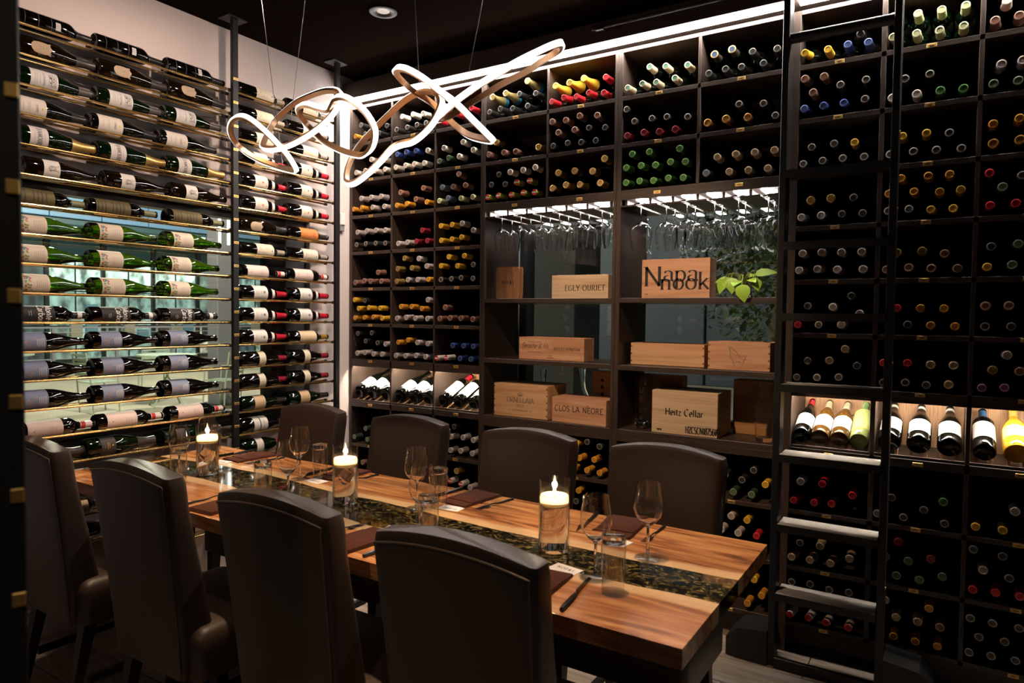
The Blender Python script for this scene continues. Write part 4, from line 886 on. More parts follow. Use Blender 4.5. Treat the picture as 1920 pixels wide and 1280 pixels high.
# style: kind, glass, label(z0, z1, half angle, colour), printing, capsule colour + start, extra band, words
WHITE_, CREAM, PINKW = (.78, .72, .66), (.80, .68, .50), (.82, .68, .60)
ST = {
 'etched': ('bordeaux', M_BOTTLEB, (.142, .160, .42, (.62, .60, .58)), p_lines(.147, .155, 3, .010), ((.012, .012, .012), .225), 'rings', 'black etched bottle with small square label'),
 'shield': ('champagne', M_BOTTLEBR, (0, 0, 0, (.50, .36, .24)), p_shield, ((.04, .034, .03), .225), None, 'dark champagne bottle with tan shield label'),
 'domaine': ('burgundy', M_DGREEN, (.045, .142, 1.45, (.72, .68, .64)), p_domaine, ((.085, .072, .062), .228), None, 'green bottle with white label and picture block'),
 'gold': ('burgundy', M_BOTTLE, (.025, .125, 1.5, (.74, .66, .56)), p_gold, ((.018, .016, .015), .225), None, 'dark bottle with cream label and gold emblem'),
 'amours': ('champagne', M_DGREEN, (.048, .112, 1.5, (.74, .67, .62)), p_amours, ((.68, .42, .14), .205), 'foil', 'champagne bottle with tall-lettered label and gold foil'),
 'beast': ('burgundy', M_BOTTLEBR, (.062, .120, 1.0, (.80, .74, .66)), p_beast, None, None, 'brown bottle with beast sketch on small label'),
 'olive': ('bordeaux', M_BOTTLEB, (.022, .165, 1.6, (.16, .125, .055)), p_olive, ((.20, .20, .10), .236), None, 'bottle with tall olive label'),
 'flowers': ('burgundy', M_GREEN, (.032, .128, 1.5, (.84, .70, .54)), p_flowers, None, None, 'bright green bottle with flowered cream label'),
 'carbone': ('bordeaux', M_BOTTLEB, (.040, .160, 1.6, (.020, .016, .015)), p_carbone, ((.016, .015, .015), .236), 'collar', 'black bottle with white handwritten lettering'),
 'spots': ('burgundy', M_BOTTLEB, (.034, .120, 1.5, (.25, .29, .42)), p_spots, None, None, 'dark bottle with lavender label and orange spots'),
 'pale': ('bordeaux', M_BOTTLEB, (.038, .165, 1.55, (.84, .66, .58)), p_pale, ((.80, .66, .60), .240), 'redband', 'bottle with large pale pink label and red band'),
 'dark': ('champagne', M_DGREEN, (.052, .112, 1.1, (.040, .028, .024)), p_dark, ((.05, .042, .036), .215), None, 'green champagne bottle with dark label'),
 'blue': ('bordeaux', M_BOTTLEB, (.095, .200, 1.5, (.80, .68, .52)), p_blue, ((.34, .28, .22), .236), None, 'dark bottle with cream label and blue dot'),
 'crest': ('burgundy', M_BOTTLEB, (.075, .152, 1.45, (.84, .74, .60)), p_crest, ((.50, .015, .03), .236), 'neck', 'embossed dark bottle with red crest label'),
 'orange': ('bordeaux', M_BOTTLEB, (.078, .200, 1.5, (.72, .24, .06)), p_orange, ((.030, .028, .027), .225), None, 'dark bottle with bright orange label'),
 'arms': ('burgundy', M_BOTTLEB, (.066, .150, 1.45, (.86, .80, .72)), p_arms, ((.46, .012, .03), .222), 'neck', 'dark bottle with white coat-of-arms label and red capsule'),
 'seal': ('bordeaux', M_BOTTLEB, (.075, .190, 1.5, (.82, .64, .40)), p_seal, ((.70, .42, .08), .240), None, 'dark bottle with cream round-seal label and gold capsule'),
 'band': ('burgundy', M_BOTTLEB, (.098, .138, 1.5, (.84, .72, .52)), p_small, ((.26, .015, .03), .235), None, 'black bottle with narrow cream label and maroon capsule'),
 'tan': ('burgundy', M_DGREEN, (.070, .135, 1.4, (.72, .50, .28)), p_tan, ((.028, .026, .024), .225), None, 'green bottle with tan label and black capsule'),
 'double': ('burgundy', M_BOTTLEB, (.066, .102, 1.5, (.82, .76, .68)), p_double, ((.030, .026, .024), .235), 'second', 'black bottle with two white labels'),
 'plain': ('champagne', M_DGREEN, (.080, .122, 1.4, (.80, .72, .60)), p_small, ((.40, .03, .03), .215), None, 'green bottle with narrow white label and red foil'),
}
PB = {}
def labelled(style):
    if style in PB: return PB[style]
    kind, gl, lb, pf, cp, ex, words = ST[style]
    parts = []
    lm = paper('label_' + style, tuple(c * .80 for c in lb[3]))
    if style == 'olive': lm.node_tree.nodes['Principled BSDF'].inputs['Metallic'].default_value = .5
    lab = label_mesh(kind, lb[0], lb[1], lb[2], lm, SHIELD if style == 'shield' else None)
    parts.append(('label', lab, print_mesh(kind, pf)))
    if ex == 'second':
        parts.append(('label', label_mesh(kind, .107, .150, 1.5, lm), None))
    if cp:
        c = mat('foil_' + style, cp[0], .34, .75 if style in ('amours', 'seal') else 0)
        parts.append(('capsule', capsule_mesh(kind, cp[1], c, c, c, bulge=.0008 if ex != 'foil' else .0018), None))
    if ex in ('redband', 'collar'):
        z0 = .243 if ex == 'redband' else .254
        parts.append(('neck_band', MB().lathe([(.0160, z0), (.0160, z0 + .017)], 16).mesh('neck_band', INK[1] if ex == 'redband' else INK[6]), None))
    if ex == 'neck':
        mb = MB(); R = lambda z: prof_r(kind, z) + .0008
        for i in range(9):
            a = -1.3 + 2.6 * i / 8
            zz = (.195 - .010 * cos(a), .219 - .013 * cos(a))
            mb.v += [(R(z) * cos(a), R(z) * sin(a), z) for z in zz]
        mb.f = [(2 * i, 2 * i + 1, 2 * i + 3, 2 * i + 2) for i in range(8)]; mb.m = [0] * 8
        parts.append(('neck_label', mb.mesh('neck_label', paper('neck_white', (.78, .70, .60))), None))
    if ex == 'rings':
        for z in (.035, .082, .128):
            parts.append(('etched_ring', MB().lathe([(RAD[kind] + .0003, z), (RAD[kind] + .0003, z + .0012)], 22).mesh('etched_ring', INK[7]), None))
    PB[style] = (kind, body_mesh(kind, gl, 1.0, 28), parts, words)
    return PB[style]
def put(style, M, label, group, cat='wine bottle'):
    kind, bm, parts, words = labelled(style)
    o = inst(kind + '_bottle', bm, None, M)
    for nm, me, pr in parts:
        c = inst(nm, me, o)
        if pr is not None: inst('printing', pr, c)
    return tag(o, label, cat, group)

LEFT = [('etched', (-1.825, -1.544, -1.234)), ('shield', (-1.845, -1.530, -1.233)), ('domaine', (-1.832, -1.533, -1.249)), ('gold', (-1.850, -1.562, -1.275)), ('amours', (-1.842, -1.544, -1.243)),
        ('beast', (-1.814, -1.511, -1.211)), ('olive', (-1.872, -1.578, -1.24)), ('flowers', (-1.872, -1.577, -1.251)), ('flowers', (-1.872, -1.577, -1.262)), ('flowers', (-1.864, -1.569, -1.268)),
        ('carbone', (-1.875, -1.575, -1.278)), ('spots', (-1.873, -1.578, -1.274)), ('spots', (-1.866, -1.571, -1.273)), ('spots', (-1.867, -1.572, -1.269)), ('pale', (-1.858, -1.558, -1.24)),
        ('dark', (-1.903, -1.600, -1.27)), ('domaine', (-1.73,)), ('blue', (-1.80,)), ('band', (-1.74,))]
RIGHT = [('blue', 'blue'), ('blue', 'blue'), ('blue', 'blue'), ('crest', 'crest'), ('crest', 'crest'), ('crest', 'crest'), ('shield', 'orange'), ('blue', 'blue'), ('pale', 'pale'), ('arms', 'arms'),
         ('arms', 'arms'), ('arms', 'seal'), ('band', 'band'), ('band', 'band'), ('tan', 'tan'), ('double', 'double'), ('plain', None)]
def rail_z(i, kind):
    return Z1 - i * PQ + math.sqrt((RAD[kind] + .0060) ** 2 - .033 ** 2) + .0012
def lay(i, style, y, pos, side, tilt):
    kind, words = ST[style][0], ST[style][6]
    a = tilt
    M = frame((-3.045, y, rail_z(i, kind)), (0, 1, 0), (cos(a), 0, sin(a)))
    put(style, M, f"{words}, {ORD[pos]} on {ORD[i + 1]} rail down, {side} section", f"bottles on the {side} rails")
for i, (st, ys) in enumerate(LEFT):
    lim = -.925
    new = []
    for y in sorted(ys, reverse=True):
        y = min(y, lim - LEN[ST[st][0]] - .002); new.append(y); lim = y
    for n_, y in enumerate(reversed(new)):
        lay(i, st, y, n_ + 1, 'wide', rnd.uniform(-.12, .22))
for i, pr in enumerate(RIGHT):
    lim = -.2655
    y2 = None
    if pr[1]:
        y2 = min(-.557, lim - LEN[ST[pr[1]][0]] - .001)
        lay(i, pr[1], y2, 2, 'narrow', rnd.uniform(-.1, .2)); lim = y2
    lay(i, pr[0], min(-.856, lim - LEN[ST[pr[0]][0]] - .001), 1, 'narrow', rnd.uniform(-.1, .2))

# the rack at the entrance runs on out of view; the window glass behind the plant mirrors it
er_o = thing('entrance_bottle_rack', 'gold rod rack beside the entrance post, mirrored in the back window', 'bottle rack', (-3.02, -2.66, 0))
erm = MB().tube([(0, .033, 0), (1.80, .033, 0)], .0058, 8).mesh('rod', M_ROD)
erm2 = MB().tube([(0, -.033, 0), (1.80, -.033, 0)], .0058, 8).mesh('rod', M_ROD)
for i in range(2, 15):
    inst('rod', erm, er_o, T(0, 0, Z1 - i * PQ)); inst('rod', erm2, er_o, T(0, 0, Z1 - i * PQ))
MB().box(-.03, -.001, -.05, .05, 0, 2.85, 0, .002).build('post', M_BLACK, er_o, False)
for i in range(2, 15):
    st = ('blue', 'arms', 'gold', 'domaine', 'pale', 'band')[i % 6]
    for n_ in range(3):
        kind = ST[st][0]
        x = -2.94 + n_ * .55 + (i % 3) * .03
        M = frame((x, -2.66, rail_z(i, kind)), (1, 0, 0), (0, 1, 0))
        put(st, M, f"{ST[st][6]}, {ORD[n_ + 1]} on {ORD[i + 1]} rod of entrance rack", 'bottles of the entrance rack')

# ---- bottles shown leaning in the two lit niches, with their slatted cradles
SL = radians(24)
def niche_slats(par, xs, x0, x1):
    for x in xs:
        for s_ in (-1, 1):
            xx = x + s_ * .024
            if not (x0 + .008 < xx < x1 - .008): continue
            MB().box(-.006, .006, 0, .30, -.005, 0, 0, .001).build('slat', M_OAKLIT, par, False, M=T(xx, .018, .8790) @ Matrix.Rotation(SL - .03, 4, 'X'))
ST.update({
 'n_white': ('burgundy', M_BOTTLE, (.038, .122, 1.35, (.80, .76, .70)), p_lines(.06, .105, 4, .018), None, None, ''),
 'n_red': ('bordeaux', M_BOTTLE, (.040, .165, 1.35, (.82, .77, .70)), p_lines(.065, .145, 5, .018), ((.60, .02, .03), .236), None, ''),
 'n_cream': ('burgundy', mat('amber_brown_glass', (.10, .045, .008), .06, coat=.4), (.042, .128, 1.35, (.80, .76, .70)), p_lines(.065, .108, 4, .018), ((.72, .62, .42), .215), None, ''),
 'n_green': ('bordeaux', M_PALEGREEN, (.050, .195, 1.5, (.36, .42, .14)), p_lines(.085, .17, 6, .02, .0012, 3), ((.24, .42, .16), .225), None, ''),
 'n_black': ('burgundy', M_BOTTLE, (.045, .130, 1.1, (.80, .76, .72)), p_lines(.07, .11, 3, .014), ((.020, .019, .018), .236), 'collar', ''),
 'n_blue': ('bordeaux', M_BOTTLE, (.058, .165, 1.3, (.78, .74, .70)), p_lines(.08, .145, 4, .018), ((.04, .13, .30), .240), None, ''),
 'n_gold': ('champagne', M_GOLDWINE, (.060, .135, 1.2, (.80, .60, .20)), p_lines(.08, .12, 3, .018), ((.72, .50, .12), .235), None, ''),
 'n_redw': ('burgundy', M_BOTTLE, (.042, .128, 1.35, (.82, .77, .72)), p_lines(.065, .108, 4, .018), ((.62, .03, .04), .240), None, ''),
})
def lean(style, x, label, group, r=None):
    kind = ST[style][0]
    R = r or RAD[kind]
    k = R / RAD[kind]
    base = Vector((x, .026, .8815 + R / cos(SL)))
    put(style, frame(base, (0, cos(SL), sin(SL)), (0, -sin(SL), cos(SL))) @ Matrix.Diagonal((k, k, 1, 1)), label, group)
A9 = [('n_white', -3.069), ('n_white', -2.968), ('n_white', -2.858), ('n_white', -2.738), ('n_white', -2.634), ('n_white', -2.530), ('n_red', -2.413), ('n_red', -2.308), ('n_red', -2.202)]
D9 = [('n_redw', -.507, .0358, 'red-capped bottle with white label leaning in lit niche behind the ladder'),
      ('n_cream', -.4345, .0358, 'cream-capped brown bottle leaning beside the red-capped one behind the ladder'),
      ('n_cream', -.362, .0358, 'cream-capped brown bottle leaning beside the green-labelled one behind the ladder'),
      ('n_green', -.2895, .0358, 'pale green bottle with green label leaning in the niche behind the ladder'),
      ('n_black', -.182, None, 'black-capped white-label bottle leaning in lit niche, nearest the ladder'),
      ('n_black', -.083, None, 'black-capped white-label bottle leaning in lit niche, middle of three alike'),
      ('n_black', .018, None, 'black-capped white-label bottle leaning in lit niche, next to the blue-capped one'),
      ('n_blue', .128, None, 'blue-capped bottle with white label leaning in the lit niche'),
      ('n_gold', .226, None, 'golden champagne bottle leaning in the lit niche'),
      ('n_white', .338, None, 'uncapped dark bottle with white label beside the golden champagne bottle')]
cabs = [o for o in COL.objects if o.name.startswith('wine_cabinet')]
niche_slats(cabs[0], [q[1] for q in A9], -3.117, -2.15)
niche_slats(cabs[3], [q[1] for q in D9], -.545, .392)
for n_, (st, x) in enumerate(A9):
    lean(st, x, f"{'red-capped' if st == 'n_red' else 'uncapped dark'} bottle leaning in the lit corner niche, {ORD[n_ + 1]} from the rail wall", 'bottles leaning in the lit corner niche')
for st, x, r, lab in D9:
    lean(st, x, lab, 'bottles leaning in the lit ladder niche', r)

# ------------------------------------------------------------------ crates and glassware on the open shelves
M_CRATE = [wood('pine_crate_%d' % i, [(.25, a), (.5, b), (.75, c)], sc, .55, .12, 5, .8, 1.6) for i, (a, b, c, sc) in enumerate([
    ((.46, .21, .11), (.62, .33, .20), (.72, .43, .28), (1.5, 10, 26)), ((.54, .27, .12), (.70, .41, .23), (.76, .49, .30), (1.2, 10, 22)),
    ((.52, .34, .20), (.66, .47, .31), (.74, .56, .40), (1.6, 10, 30)), ((.34, .15, .05), (.46, .22, .08), (.55, .30, .12), (1.2, 10, 20))])]
def crate(label, x0, x1, y0, y1, z0, z1, m, fn=None, lid=True, rz=0.0, joints=True):
    """six boards with finger joints at the front corners, lid let in at the top, printing on the front"""
    w, d, h = x1 - x0, y1 - y0, z1 - z0
    t = thing('wine_crate', label, 'crate', ((x0 + x1) / 2, (y0 + y1) / 2, z0 + .0004), rz, 'wooden wine crates')
    tk = .011
    f = MB().box(-w / 2, w / 2, -d / 2, -d / 2 + tk, 0, h, 0, .0012).build('front_board', m, t, False)
    MB().box(-w / 2, w / 2, d / 2 - tk, d / 2, 0, h, 0, .0012).build('back_board', m, t, False)
    for s_ in (-1, 1):
        MB().box(s_ * w / 2 - (tk if s_ > 0 else 0), s_ * w / 2 + (0 if s_ > 0 else tk), -d / 2 + tk + .0002, d / 2 - tk - .0002, 0, h, 0, .0012).build('side_board', m, t, False)
    MB().box(-w / 2 + tk, w / 2 - tk, -d / 2 + tk, d / 2 - tk, .001, tk).build('base_board', m, t, False)
    if lid: MB().box(-w / 2 + tk + .001, w / 2 - tk - .001, -d / 2 + tk + .001, d / 2 - tk - .001, h - .010, h - .0015, 0, .001).build('lid', m, t, False)
    if joints:
        jm = mat('end_grain', (.22, .10, .04), .7)
        n = max(3, int(h / .03))
        for s_ in (-1, 1):
            mb = MB()
            for i in range(n):
                z = h * (i + .5) / n
                mb.box(s_ * (w / 2 - .0045) - .004, s_ * (w / 2 - .0045) + .004, -d / 2 - .0004, -d / 2 + .001, z - .004, z + .004)
            o = mb.build('finger_joints', jm, t, False); o['kind'] = 'stuff'
    if fn:
        mb = MB(); fn(mb, plane_fn((0, -d / 2 - .0007, h / 2), (1, 0, 0), (0, 0, 1)), w, h)
        mb.build('printing', INK, f, False, fix=False)
    return t
BZ1, BZ2, BZ3 = 1.5002, 1.1802, .8702
def f_egly(mb, f, w, h): text(mb, 'EGLY-OURIET', f, .030, -.020, .0285, 0, .15, .05, track=.12)
def f_ber(mb, f, w, h):
    text(mb, 'Bereche & fils', f, -.095, .002, .026, 0, .11, .04, 40, .02, 'c', .35, False); text(mb, "REFLET D'ANTAN", f, .095, -.006, .0155, 0, .15, .05)
    for z, ww in ((.034, .04), (-.018, .04)): bar(mb, f, -.095 - ww, -.095 + ww, z, .0022, 7, 6)
    for z, ww in ((-.036, .012), (-.046, .02)): bar(mb, f, 0 - ww, ww, z, .0025, 0, 4)
def f_orn(mb, f, w, h):
    text(mb, 'ORNELLAIA', f, 0, -.010, .027, 7, .13, .05, track=.06); text(mb, '2022', f, 0, -.036, .018, 7, .13, .05)
    text(mb, 'LA DETERMINAZIONE', f, 0, -.055, .008, 7, .15, .06, serif=False)
    for u in (-.066, .066): dot(mb, f, u, -.051, .003, 7)
    for k in (-2, -1, 0, 1, 2): stroke(mb, [(.005 * k, .028), (.0085 * k, .044 - abs(k) * .003)], f, .003, .0015, 0, 7); dot(mb, f, .0088 * k, .046 - abs(k) * .003, .002, 7)
    stroke(mb, [(-.013, .027), (.013, .027)], f, .004, .004, 0, 7)
def f_clos(mb, f, w, h):
    text(mb, 'CLOS LA NEORE', f, 0, -.006, .028, 0, .14, .09, 30, .14, serif=False)
    stroke(mb, [(.0475, .026), (.054, .033)], f, .003, .003, 0, 0)
def f_napa(mb, f, w, h):
    k = .325 / 617
    X = lambda u: (u - 626) * k
    Z = lambda v: (901 - v) * k
    text(mb, 'N', f, X(335), Z(965), 170 * k, 0, .16, .025, 5, .02, 'l', 0, True, 1.28)
    text(mb, 'apa', f, X(520), Z(925), 148 * k, 0, .15, .025, 5, .06, 'l', 0, True, 1.28)
    text(mb, 'nook', f, X(490), Z(998), 148 * k, 0, .15, .025, 5, .06, 'l', 0, True, 1.30)
    for u in (348, 358, 370): bar(mb, f, X(u), X(u + 8), Z(1040), .006, 7, 2)
def f_horse(mb, f, w, h):
    P = [(-.035, .045), (-.030, .02), (-.028, -.005), (-.018, -.012), (-.012, -.04), (-.004, -.02), (.012, -.022), (.022, -.036), (.030, -.012), (.040, .006), (.034, .012), (.028, .002), (.008, .004), (-.004, .022), (-.018, .034), (-.03, .044)]
    for d_ in (0, .002): stroke(mb, [(u + d_ - .006, v - .004 + d_) for u, v in P], f, .0014, .0009, 30, 7)
    for i in range(8): stroke(mb, [(-.03 + i * .006, .02 - i * .004), (-.026 + i * .006, .008 - i * .003)], f, .001, .0008, 0, 7)
def f_heitz(mb, f, w, h):
    text(mb, 'Heitz Cellar', f, 0, -.012, .031, 0, .20, .035, 40, .06)
    text(mb, 'HZCSCN18756W', f, .085, -.089, .030, 0, .16, .11, 0, .03, 'c', 0, False, .62)
    bar(mb, f, .055, .125, -.053, .0012, 7, 4)
    for u in (-.127, -.119, -.111): bar(mb, f, u, u + .006, -.083, .009, 0, 2)
crate('long pale crate with one line of capitals beside the oak menu boards', -1.758, -1.436, .10, .20, BZ1, 1.622, M_CRATE[2], f_egly, joints=False)
crate('narrow crate with script and capitals on the shelf under the menu boards', -1.925, -1.540, .05, .165, BZ2, 1.298, M_CRATE[0], f_ber, joints=False)
crate('crate with crown emblem and finger joints on the lowest open shelf', -2.072, -1.738, .035, .24, BZ3, 1.046, M_CRATE[1], f_orn)
crate('crate with three words of brush-like capitals beside the crown-marked crate', -1.700, -1.395, .015, .17, BZ3, .999, M_CRATE[0], f_clos, joints=False, rz=radians(-1.0))
crate('orange-brown crate with three dark cutouts behind the brush-lettered crate', -1.585, -1.38, .245, .33, BZ3, 1.122, M_CRATE[3],
      None, joints=False)
hc = [o for o in COL.objects if o.name.startswith('wine_crate')][-1]
fb = [c for c in hc.children if c.name.startswith('front_board')][0]
for i in range(3):
    MB().tube([(-.050, -.0431, .204 - .036 * i), (-.038, -.0431, .206 - .036 * i)], [.007, .009], 10).build('cutout', INK[0], fb)
crate('crate with huge overlapping black letters beside the green plant', -1.243, -.917, .06, .16, BZ1, 1.683, M_CRATE[0], f_napa, joints=False)
crate('plain open pine crate with knots on the middle shelf below the plant shelf', -1.308, -.945, .095, .24, BZ2 - .0008, 1.285, M_CRATE[1], None, lid=False)
crate('pine crate with faint horse sketch beside the plain pine crate', -.909, -.641, .03, .20, BZ2 - .0008, 1.304, M_CRATE[0], f_horse)
crate('large pale crate with gothic lettering and stencilled code', -1.165, -.857, .020, .245, BZ3, 1.070, M_CRATE[2], f_heitz, joints=False)
crate('brown crate behind the twisted glass decanter', -1.325, -1.10, .255, .335, BZ3, 1.120, M_CRATE[3], None, joints=False)
crate('dark upright crate behind the clear carafe', -.840, -.612, .215, .33, BZ3, 1.122, M_CRATE[3], None, joints=False)

# oak menu boards
M_MENU = wood('oak_menu_board', [(.3, (.36, .17, .08)), (.55, (.52, .27, .13)), (.75, (.62, .36, .19))], (9, 20, 1.2), .45, .1, 5, 1.5, 2.4)
def round_board(w, h, t_, r, n=5):
    pts = []
    for cx, cz, a0 in ((w / 2 - r, r, -90), (w / 2 - r, h - r, 0), (-w / 2 + r, h - r, 90), (-w / 2 + r, r, 180)):
        pts += arc(cx, cz, r, r, a0, a0 + 90, n)
    k = len(pts)
    mb = MB()
    mb.add([(x, 0, z) for x, z in pts] + [(x, t_, z) for x, z in pts], [tuple(range(k)), tuple(range(2 * k - 1, k - 1, -1))] + [(i, (i + 1) % k, k + (i + 1) % k, k + i) for i in range(k)])
    return mb
for i, lab in enumerate(('rounded oak board with small engraved name, standing in front on the top open shelf', 'rounded oak board half hidden behind the engraved one on the top open shelf')):
    t = thing('menu_board', lab, 'menu', (-2.012 + .010 * i, .065 + .014 * i, BZ1), 0, 'oak menu boards')
    b_ = round_board(.148, .172, .010, .014).build('board', M_MENU, t, True, 30)
    if i == 0:
        mb = MB(); text(mb, 'NOR^S', plane_fn((0, -.0006, .086), (1, 0, 0), (0, 0, 1)), 0, -.006, .018, 0, .15, .05, track=.2); mb.build('printing', INK, b_, False, fix=False)

# stemware
def stem_prof(kind):
    if kind == 'hang_small': o = [(.034, 0), (.033, .0015), (.008, .004), (.0036, .010), (.0032, .062), (.006, .068), (.022, .078), (.037, .092), (.0435, .108), (.0430, .128), (.038, .158), (.0345, .187)]
    elif kind == 'hang_big': o = [(.038, 0), (.037, .0015), (.008, .004), (.0038, .010), (.0034, .080), (.006, .086), (.026, .093), (.045, .106), (.0530, .124), (.0535, .142), (.048, .178), (.0425, .212)]
    else: o = [(.036, 0), (.035, .0015), (.010, .004), (.0042, .012), (.0036, .080), (.007, .088), (.020, .098), (.034, .115), (.0405, .135), (.0395, .155), (.035, .182), (.0315, .204)]
    inn = [(max(r - .0011, .0005), z) for r, z in o[5:]][::-1]
    inn[-1] = (0, o[5][1] + .003)
    return [(0, 0)] + o + inn
def stemware(kind): return MB().lathe(stem_prof(kind), 24).mesh('wine_glass', M_GLASS, True, 60)
HS, HB = stemware('hang_small'), stemware('hang_big')
FLIP = Matrix.Rotation(pi, 4, 'X')
for k, me, zt, ys, gname in (('B', HS, 1.9408, (.065, .165), 'the oak menu boards'), ('C', HB, 1.9408, (.07, .19), 'the huge-lettered crate')):
    sl = BAYS[k][5]
    for i, x in enumerate(sl):
        for j, y in enumerate(ys):
            if k == 'C' and abs(x - sl[0]) < .01 and j == 1: continue
            xx, yy = x, y + (.012 * ((i * 7) % 3 - 1)) * .5
            ln = .187 if k == 'B' else .212
            o = inst('hanging_wine_glass', me, None, T(xx, yy + (.045 if (k == 'C' and i % 2) else 0), zt + .0046) @ FLIP)
            if k == 'C': o.matrix_basis = T(xx, yy + (.028 if i % 2 else -.02), zt + .0046) @ FLIP
            tag(o, f"clear stemmed glass hanging upside down, {ORD[i + 1]} slot, {'front' if j == 0 else 'rear'}, above {gname}", 'wine glass', 'stemware hanging over ' + gname)

# glass decanters
def tube_glass(name, pts, r, label, m=M_GLASS):
    o = MB().tube(pts, r, 14, caps=False).build(name, m)
    return tag(o, label, 'decanter')
def bez(P, n=8):
    out = []
    for i in range(len(P) - 1):
        p0, p1, p2, p3 = [Vector(P[max(0, min(len(P) - 1, i + d))]) for d in (-1, 0, 1, 2)]
        for k in range(n):
            t_ = k / n
            out.append(.5 * ((2 * p1) + (-p0 + p2) * t_ + (2 * p0 - 5 * p1 + 4 * p2 - p3) * t_ ** 2 + (-p0 + 3 * p1 - 3 * p2 + p3) * t_ ** 3))
    return out + [Vector(P[-1])]
def swan(cx, y, z0, R, ht, label):
    P = [(cx - R * .9, y, z0 + R + .17 * ht), (cx - R * .95, y, z0 + R + .02), (cx - R * .72, y, z0 + R * .45), (cx, y, z0 + .034), (cx + R * .72, y, z0 + R * .45), (cx + R, y, z0 + R), (cx + R * .8, y, z0 + R * 1.55), (cx + R * .72, y, z0 + ht)]
    pts = bez(P, 7); n = len(pts)
    rad = []
    for i in range(n):
        u = i / (n - 1)
        rad.append(.012 + .020 * math.exp(-((u - .42) / .16) ** 2) + (.008 * max(0, (u - .9) / .1)))
    tube_glass('decanter', pts, rad, label)
swan(-1.735, .285, BZ3, .10, .26, 'larger clear curved glass decanter behind the brush-lettered crate')
swan(-1.965, .290, BZ3, .075, .24, 'smaller curved glass decanter behind the crown-marked crate')
t = thing('decanter', 'tall narrow glass decanter with twisted inner rod beside the gothic-lettered crate', 'decanter', (-1.246, .10, BZ3))
MB().lathe([(0, .0004), (.034, .0004), (.036, .01), (.034, .04), (.032, .16), (.036, .20), (.040, .245), (.0385, .245), (.034, .2), (.030, .16), (.032, .04), (.0, .012)], 22).build('body', M_GLASS, t)
hp = [(.009 * cos(a * .8), .009 * sin(a * .8), .03 + .0065 * a) for a in range(26)]
MB().tube(hp, .006, 8).build('twisted_rod', M_SOLID, t)
o = MB().lathe([(0, .0004), (.034, .0004), (.037, .01), (.040, .05), (.052, .14), (.053, .155), (.040, .178), (.024, .20), (.022, .215), (.026, .235), (.034, .255), (.0328, .255), (.0248, .235), (.0208, .215), (.0228, .2), (.0388, .178), (.0515, .155), (.0505, .14), (.0385, .05), (.035, .018), (0, .014)], 26).build('carafe', M_GLASS, None, M=T(-.668, .085, BZ3))
tag(o, 'clear glass carafe with pinched neck standing before the dark upright crate', 'carafe')

# pothos in a glass pot
t = thing('potted_plant', 'small bright green trailing plant in clear glass pot beside the big-lettered crate', 'plant', (-.765, .060, BZ1))
MB().lathe([(0, .0004), (.026, .0004), (.032, .012), (.030, .05), (.026, .066), (.0248, .066), (.0288, .05), (.030, .014), (0, .008)], 20).build('glass_pot', M_GLASS, t)
MB().lathe([(0, .010), (.028, .014), (.0275, .042), (0, .044)], 18).build('water', M_WATER, t)
M_LEAF = mat('lime_green_leaf', (.30, .52, .035), .42, sss=0.0)
nt, N_, L_, b_ = nodes(M_LEAF)
nz = N_.new('ShaderNodeTexNoise'); nz.inputs['Scale'].default_value = 18
cr_ = N_.new('ShaderNodeValToRGB'); cr_.color_ramp.elements[0].color = (.14, .34, .02, 1); cr_.color_ramp.elements[1].color = (.45, .66, .08, 1)
L_.new(nz.outputs[0], cr_.inputs[0]); L_.new(cr_.outputs[0], b_.inputs['Base Color'])
M_STEM = mat('plant_stem', (.25, .34, .06), .5)
lf = [(0, 0), (.12, .30), (.30, .40), (.55, .36), (.8, .18), (1, 0)]
def leaf(base, d, ln, up, wd=1.0):
    d = Vector(d).normalized(); s_ = d.cross(Vector(up)).normalized(); n = s_.cross(d)
    vs, fs = [], []
    for i, (u, w_) in enumerate(lf):
        c = Vector(base) + d * (u * ln) - n * (u * u * ln * .25)
        vs += [c + s_ * w_ * ln * wd + n * .12 * w_ * ln, c, c - s_ * w_ * ln * wd + n * .12 * w_ * ln]
    for i in range(len(lf) - 1):
        fs += [(3 * i, 3 * i + 1, 3 * i + 4, 3 * i + 3), (3 * i + 1, 3 * i + 2, 3 * i + 5, 3 * i + 4)]
    return MB().add(vs, fs)
LV = [((-.075, -.03, .085), (-.45, -.3, -1), .072), ((-.045, -.035, .088), (.1, -.4, -1), .072), ((-.07, -.01, .085), (-1, -.1, -.1), .06), ((.045, 0, .10), (1, .1, .30), .095), ((.01, -.080, .055), (.25, -.3, -1), .078),
      ((.055, -.03, .08), (.35, -.3, -1), .055), ((.04, -.01, .085), (.8, -.2, -.9), .06), ((-.02, -.02, .075), (-.1, -.9, -.2), .06), ((-.055, -.015, .09), (-.5, -.6, -.5), .055), ((.02, .01, .09), (.2, .7, .5), .05), ((-.01, -.035, .075), (-.5, -.5, -.8), .05), ((.03, -.03, .08), (.6, -.7, -.1), .05)]
for b0, d0, ln in LV:
    MB().tube(bez([(0, 0, .045), (b0[0] * .4, b0[1] * .4, .1), (b0[0] * .85, b0[1] * .85, b0[2] + .02), b0], 4), .0016, 5).build('stem', M_STEM, t)
    leaf(b0, d0, ln, (0, -.6, 1)).build('leaf', M_LEAF, t)

